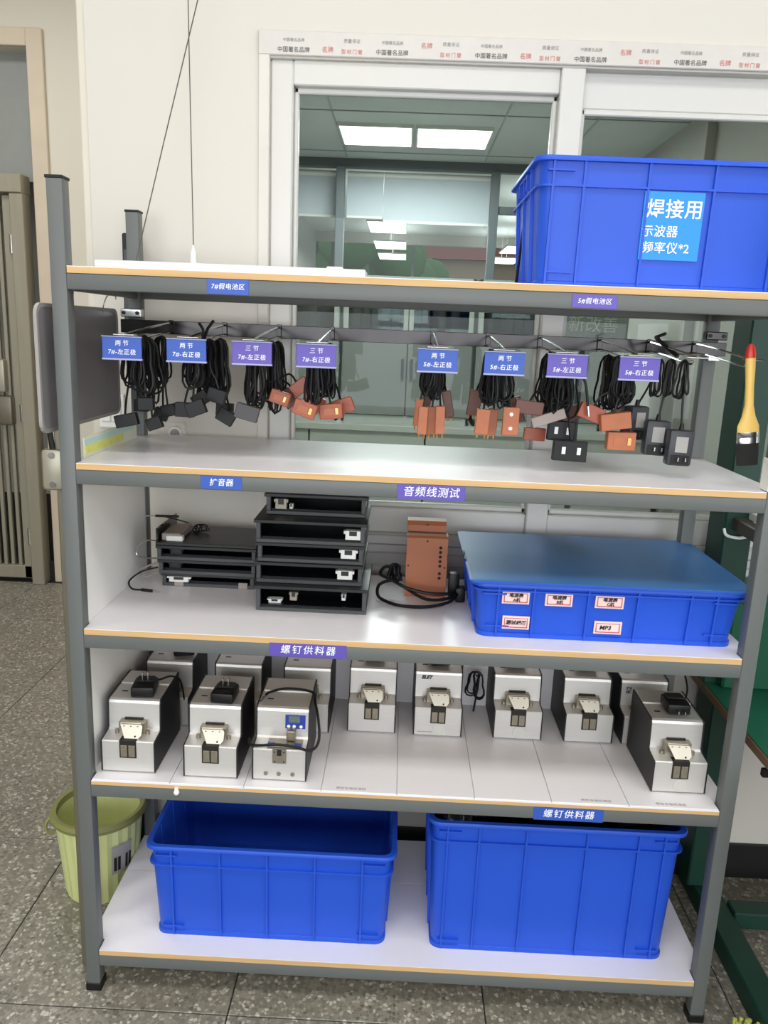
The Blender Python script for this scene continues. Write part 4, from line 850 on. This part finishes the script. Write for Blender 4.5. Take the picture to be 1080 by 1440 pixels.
def feeder(x, y, label, disc=False, txt=None, display=False, rz=0.0):
    t = thing('screw_feeder', label, 'screw feeder', (x, y, Z[4]), rz, 'screw feeders on the fourth shelf')
    inst(fm['shell'], 'shell', t, (0, 0, 0.001)); 
    for s in (-1, 1): inst(fm['side'], 'side_plate', t, (s*(FW/2-0.0015), 0, 0.001))
    for sx in (-1, 1):
        for yy in (0.02, 0.185): inst(fm['foot'], 'rubber_foot', t, (sx*0.048, yy, 0))
    inst(fm['lid'], 'rear_lid', t); inst(fm['vent'], 'top_slot', t, (-0.036, 0.095, 0.1585))
    if not display:
        h = inst(fm['holder'], 'rail_holder', t); inst(fm['holder_top'], 'holder_cap', h)
        for bx in (-0.016, 0.0, 0.016): inst(fm['bolt'], 'bolt', h, (bx, 0.0265, 0.103))
        for s in (-1, 1): inst(fm['knob'], 'knob', h, (s*0.0355, 0.034, 0.082))
        sl = inst(fm['slot'], 'slot_frame', t); inst(fm['slot_in'], 'slot_jaws', sl)
        g = inst(fm['guide'], 'guide_plate', t)
        for bx, bz in ((0.013, 0.086), (0.007, 0.079)): inst(fm['bolt'], 'bolt', g, (bx, 0.0245-(0.105-bz)*0.62, bz), (0, 0, 0), (0.7, 0.7, 0.7))
    else:
        pn = B().box(0.006, 0.053, 0.0485, 0.054, 0.108, 0.142, 0.0006).obj('control_panel', 'panel_blue', t)
        B().box(0.014, 0.040, 0.0478, 0.050, 0.124, 0.140).obj('lcd_window', 'lcd', pn)
        for bx in (0.014, 0.027, 0.043): B().cyl((bx, 0.0485, 0.114), (bx, 0.0472, 0.114), 0.0038, seg=12).obj('button', 'text_white', pn)
        tr = B().box(-0.030, 0.050, 0.004, 0.040, 0.0825, 0.087, 0.0008).obj('tray_plate', 'mech_metal', t)
        for s in (-1, 1): B().box(0.010+s*0.031-0.008, 0.010+s*0.031+0.008, 0.006, 0.018, 0.087, 0.0885).obj('blue_clamp', 'panel_blue', tr)
        B().box(0.012, 0.032, 0.026, 0.050, 0.088, 0.112, 0.002).obj('rail_holder', 'mech_metal', t)
        sl = B().box(-0.016, 0.016, -0.0025, 0.003, 0.046, 0.080, 0.0006).obj('slot_frame', 'mech_metal', t)
        B().box(-0.005, 0.005, -0.0035, -0.001, 0.066, 0.080).obj('slot_gap', 'mech_dark', sl)
        for bx, bz in ((-0.011, 0.075), (0.011, 0.075), (-0.011, 0.051), (0.011, 0.051)): inst(fm['bolt'], 'bolt', sl, (bx, -0.002, bz), (0, 0, 0), (0.6, 0.6, 0.6))
        for bx in (-0.031, -0.001, 0.031): B().cyl((bx, 0.001, 0.019), (bx, -0.002, 0.019), 0.005, seg=14).obj('front_screw', 'mech_metal', t, True)
    if disc: inst(fm['disc'], 'round_sticker', t, (0.004, 0, 0.020))
    if txt == 'ELET': text('ELET', 0.013, 'text_black', t, (-0.032, 0.0500, 0.142), shear=0.3, bold=0.0005); B().box(-0.052, -0.014, -0.0012, 0.001, 0.012, 0.0135).obj('printed_line', 'text_grey', t)
    if txt == 'R2': text('R2', 0.018, 'text_black', t, (-0.040, 0.0500, 0.130), (math.radians(90), math.radians(-90), 0), bold=0.0002)
    return t
YR = 0.277
feeder(0.110, 0.034, 'silver screw feeder at the left end of the front row')
feeder(0.303, 0.028, 'silver screw feeder second from the left in the front row')
feeder(0.462, 0.029, 'silver screw feeder with a blue display panel and front cable', display=True)
feeder(0.128, 0.262, 'screw feeder partly hidden behind the front row\'s leftmost feeder')
feeder(0.310, 0.262, 'screw feeder partly hidden behind the front row\'s second feeder')
feeder(0.492, 0.262, 'screw feeder partly hidden behind the feeder with the blue display')
feeder(0.6645, YR, 'silver screw feeder in the rear row without sticker, nearest the display feeder')
feeder(0.837, YR-0.004, 'silver screw feeder in the rear row with ELET written on it', disc=True, txt='ELET')
feeder(1.045, YR, 'silver screw feeder in the rear row right of the ELET one, round sticker', disc=True)
feeder(1.2285, YR, 'silver screw feeder in the rear row under the shallow bin\'s middle')
feeder(1.378, 0.279, 'screw feeder marked with sideways letters behind the rightmost feeder', txt='R2')
feeder(1.390, 0.060, 'silver screw feeder at the right end of the front row with round sticker', disc=True)
def power_adapter(x, y, z, rz, label, up=True, cordpts=None):
    t = thing('power_adapter', label, 'adapter', (x, y, z), rz, 'adapters lying on the feeders')
    bd_ = B().box(-0.027, 0.027, -0.035, 0.030, 0.0, 0.026, 0.005, 2).obj('body', 'black_plastic', t, True)
    B().box(-0.021, 0.021, -0.005, 0.026, 0.026, 0.030, 0.002).obj('prong_base', 'feeder_black', bd_)
    for s in (-1, 1):
        if up: B().box(s*0.0065-0.001, s*0.0065+0.001, 0.004, 0.011, 0.030, 0.047).obj('prong', 'chrome', t)
        else: B().box(s*0.0075-0.001, s*0.0075+0.001, -0.052, -0.034, 0.010, 0.017).obj('prong', 'chrome', t)
    if cordpts: B().tube(smooth_pts(cordpts, 6), 0.0024).obj('cable', 'black_cable', t, True)
    return t
TZ = Z[4]+0.1588
power_adapter(0.122, 0.130, TZ, 0.1, 'black power adapter lying on the front row\'s leftmost feeder', True, [(0.01, 0.03, 0.012), (0.03, 0.05, 0.01), (0.05, 0.07, 0.008), (0.066, 0.10, -0.02), (0.07, 0.13, -0.09), (0.075, 0.15, -0.15)])
power_adapter(0.318, 0.118, TZ, -0.05, 'black power adapter with upright prongs on the front row\'s second feeder', True)
power_adapter(1.398, 0.165, TZ+0.004, 0.0, 'black power adapter with prongs forward on the rightmost front feeder', False, [(0.03, 0.02, 0.012), (0.045, 0.05, 0.03), (0.055, 0.11, 0.05), (0.05, 0.16, 0.09)])
power_adapter(0.150, 0.37, TZ+0.004, 0.3, 'black power adapter on the hidden feeder behind the leftmost one', True)
power_adapter(0.837, 0.385, TZ+0.004, 0.2, 'black power adapter lying on the ELET feeder', True)
power_adapter(0.664, 0.40, TZ+0.004, 0.1, 'black power adapter lying on the rear feeder left of ELET', True)
power_adapter(1.045, 0.40, TZ+0.004, 0.0, 'black power adapter lying on the rear feeder right of ELET', True)
power_adapter(1.235, 0.40, TZ+0.004, 0.0, 'black power adapter lying on the rear feeder under the shallow bin', True)
fc = thing('feeder_cable', 'black cable drooping across the front of the display feeder', 'cable', (0.462, 0.03, Z[4]))
B().tube(smooth_pts([(-0.075, 0.03, 0.088), (-0.066, 0.0, 0.089), (-0.04, -0.012, 0.095), (0.0, -0.016, 0.101), (0.04, -0.008, 0.092), (0.066, 0.0, 0.081), (0.082, 0.012, 0.083), (0.088, 0.03, 0.10), (0.082, 0.055, 0.135), (0.071, 0.085, 0.160), (0.06, 0.12, 0.168), (0.0, 0.13, 0.170), (-0.04, 0.11, 0.168), (-0.05, 0.095, 0.165)], 6), 0.0032, 7).obj('cable', 'black_cable', fc, True)
B().cyl((-0.05, 0.095, 0.165), (-0.056, 0.072, 0.164), 0.0032).obj('jack', 'chrome', fc, True)
cl = thing('coiled_cable', 'black cable coiled beside the feeder right of the ELET one', 'cable', (0.944, 0.40, Z[4]))
b = B(); coil(b, 0.0, 0.0, 0.13, 0.085, 4, 0.026, 0.0026); b.obj('cable', 'black_cable', cl, True); B().tube(smooth_pts([(0, 0, 0.12), (0.01, 0.03, 0.09), (0.0, 0.02, 0.003)], 5), 0.0026).obj('cable_tail', 'black_cable', cl, True)
hk = thing('hanging_lead', 'thin black lead hanging in a V right of the ELET feeder', 'cable', (0.925, 0.44, Z[4]+0.002))
B().tube(smooth_pts([(-0.02, 0, 0.0), (-0.016, 0, 0.12), (-0.012, 0, 0.24), (0.0, 0, 0.185), (0.02, 0, 0.215), (0.035, 0, 0.25)], 6), 0.0016).obj('cable', 'black_cable', hk, True)
tpb = tag(B().ball((0, 0, 0), 0.007, 2).box(-0.004, 0.004, -0.002, 0.004, 0.0, 0.012).obj('clear_tape_ball', 'switch_white', None, True, (0.232, -0.004, 0.556)), 'crumpled bit of clear tape stuck on the fourth shelf front beam', 'tape')

# ------------------------------------------------------------------ bottom shelf bins
lbn, *_x = make_bin('turnover_bin', 'empty deep blue bin at left on the bottom shelf', 0.61, 0.40, 0.258, (0.439, 0.244, Z[5]), (0.199, 0.316, 0.431, 0.547, 0.662), 3)
rbn, bw, bdp, tw, td, lean = make_bin('turnover_bin', 'tall blue bin filled with dark items at right on the bottom shelf', 0.615, 0.41, 0.362, (1.122, 0.248, Z[5]), (0.862, 0.937, 1.049, 1.192, 1.314, 1.375), 3)
for k, (x, y, sx, sy, rz, lb) in enumerate(((0.97, 0.20, 0.13, 0.10, 0.3, 'black plastic case inside the tall bin at left'), (1.16, 0.17, 0.19, 0.12, -0.1, 'long black plastic case inside the tall bin in the middle'), (1.31, 0.20, 0.12, 0.13, 0.2, 'black plastic case inside the tall bin at right'), (1.10, 0.34, 0.32, 0.12, 0.05, 'wide black plastic case at the rear inside the tall bin'))):
    t = thing('plastic_case', lb, 'case', (x, y, Z[5]+0.008), rz)
    B().box(-sx/2, sx/2, -sy/2, sy/2, 0, 0.335+0.012*k, 0.012, 2).obj('body', 'black_plastic', t, True); B().box(-sx/2+0.02, sx/2-0.02, -sy/2-0.001, -sy/2+0.004, 0.31, 0.325).obj('label_strip', 'grey_block', t)
cbg = thing('plastic_bag', 'crumpled clear plastic bag at the left corner of the tall bin', 'bag', (0.90, 0.12, Z[5]+0.30))
_b = B(); 
def ruf(z, s, ph): return [(s*0.06*(1+0.35*math.sin(3*a+ph))*math.cos(a), s*0.045*(1+0.3*math.cos(4*a+ph))*math.sin(a), z+0.008*math.sin(5*a+ph)) for a in [2*math.pi*k/20 for k in range(20)]]
_b.loft([ruf(0, 1, 0), ruf(0.03, 1.1, 0.6), ruf(0.055, 0.8, 1.4), ruf(0.072, 0.3, 2.2)]); _b.obj('film', 'clear_film', cbg, True)

# ------------------------------------------------------------------ waste bin behind the left post
wbn = thing('waste_bin', 'pale green ribbed waste bin on the floor behind the rack\'s left post', 'waste bin', (-0.105, 0.383, 0))
def ring(r, z, n=48, rib=0.0): return [(r*(1+rib*(k % 2))*math.cos(2*math.pi*k/n), r*(1+rib*(k % 2))*math.sin(2*math.pi*k/n), z) for k in range(n)]
B().loft([ring(0.095, 0), ring(0.099, 0.006, rib=-0.025), ring(0.119, 0.24, rib=-0.025), ring(0.114, 0.24), ring(0.091, 0.008)]).obj('body', 'bin_green', wbn)
B().loft([ring(0.115, 0.238), ring(0.130, 0.240), ring(0.132, 0.250), ring(0.126, 0.260), ring(0.114, 0.258), ring(0.112, 0.240), ring(0.115, 0.238)], False, False).obj('rim', 'rim_olive', wbn, True)
B().tube(smooth_pts([(-0.118, -0.045, 0.242), (-0.130, -0.055, 0.225), (-0.126, -0.058, 0.200), (-0.108, -0.050, 0.195)], 5), 0.005).obj('side_clip', 'rim_olive', wbn, True)
lbm = B()
loops = []
for k in range(7):
    a = -0.95+k*0.09; loops.append([(0.115*math.cos(a)*1.012, 0.115*math.sin(a)*1.012, 0.185), (0.1075*math.cos(a)*1.015, 0.1075*math.sin(a)*1.015, 0.095)])
v = [[lbm.bm.verts.new(p) for p in l] for l in loops]
for p, q in zip(v, v[1:]): lbm.bm.faces.new((p[0], q[0], q[1], p[1]))
lw = lbm.obj('product_label', 'text_grey', wbn)
lbm = B()
for k in (0, 1, 3, 4):
    a = -0.90+k*0.10; q = [(0.113*math.cos(a+s)*1.02, 0.113*math.sin(a+s)*1.02, 0.150) for s in (0, 0.07)]+[(0.1085*math.cos(a+s)*1.025, 0.1085*math.sin(a+s)*1.025, 0.105) for s in (0.07, 0)]
    lbm.bm.faces.new([lbm.bm.verts.new(p) for p in q])
lbm.obj('label_print', 'text_black', lw)

# ------------------------------------------------------------------ workbench at the right
wbk = thing('workbench', 'green steel workbench standing to the right of the rack', 'workbench', (1.565, 0, 0))
B().box(0, 0.9, -0.75, 0.545, 0.672, 0.696, 0.002).obj('tabletop', 'bench_wood', wbk)
B().box(0.035, 0.105, 0.42, 0.53, 0.06, 0.672, 0.004).obj('leg_column', 'bench_green', wbk)
B().box(0.055, 0.125, -0.62, 0.545, 0.0, 0.06, 0.004).obj('foot_bar', 'bench_green', wbk)
B().box(0.125, 0.9, 0.30, 0.36, 0.02, 0.07, 0.004).obj('cross_bar', 'bench_green', wbk)
B().box(0.0, 0.075, 0.42, 0.53, 0.696, 2.0, 0.004).obj('upright', 'bench_green', wbk)
B().box(0.02, 0.05, 0.0, 0.42, 1.13, 1.165, 0.003).obj('shelf_arm', 'bar_brown', wbk)
B().box(0.05, 0.9, 0.05, 0.40, 1.165, 1.185, 0.002).obj('upper_shelf', 'white_board', wbk)
B().tube(smooth_pts([(-0.004, 0.41, 1.135), (0.0, 0.40, 1.12), (0.03, 0.395, 1.115), (0.06, 0.40, 1.12)], 5), 0.004).obj('cable_tie', 'white_board', wbk, True)
for y in (0.02, 0.22): B().box(-0.006, 0.03, y, y+0.014, 0.650, 0.670, 0.002).obj('edge_clamp', 'black_plastic', wbk)
mt = tag(B().box(1.568, 2.46, -0.74, 0.54, 0.6965, 0.699, 0.0006).obj('bench_mat', 'mat_green'), 'green rubber mat covering the workbench top', 'mat')
gc = thing('green_crate', 'dark green plastic crate on the workbench mat at the right edge', 'crate', (1.90, 0.455, 0.6995))
B().box(-0.30, 0.30, -0.075, 0.075, 0, 0.26, 0.006).obj('body', 'crate_green', gc); B().box(-0.31, 0.31, -0.085, 0.085, 0.245, 0.27, 0.004).obj('rim', 'crate_green', gc)
B().box(-0.10, 0.06, -0.0765, -0.075, 0.13, 0.16).obj('label_strip', 'print_cyan', gc)
# yellow-green brush head at the bottom right
yb = thing('scrub_brush', 'yellow-green brush bristles poking up at the lower right corner', 'brush', (1.585, -0.035, 0))
B().box(-0.03, 0.03, -0.05, 0.02, 0, 0.012, 0.004).obj('block', 'tuft_green', yb)
tuft = B().cyl((0, 0, 0), (0, 0, 0.03), 0.003, 0.005, 6).mesh('tuft', 'tuft_green')
for i in range(5):
    for j in range(5): inst(tuft, 'tuft', yb, (-0.024+i*0.012, -0.042+j*0.013, 0.011), (random.uniform(-0.35, 0.35), random.uniform(-0.35, 0.35), 0))
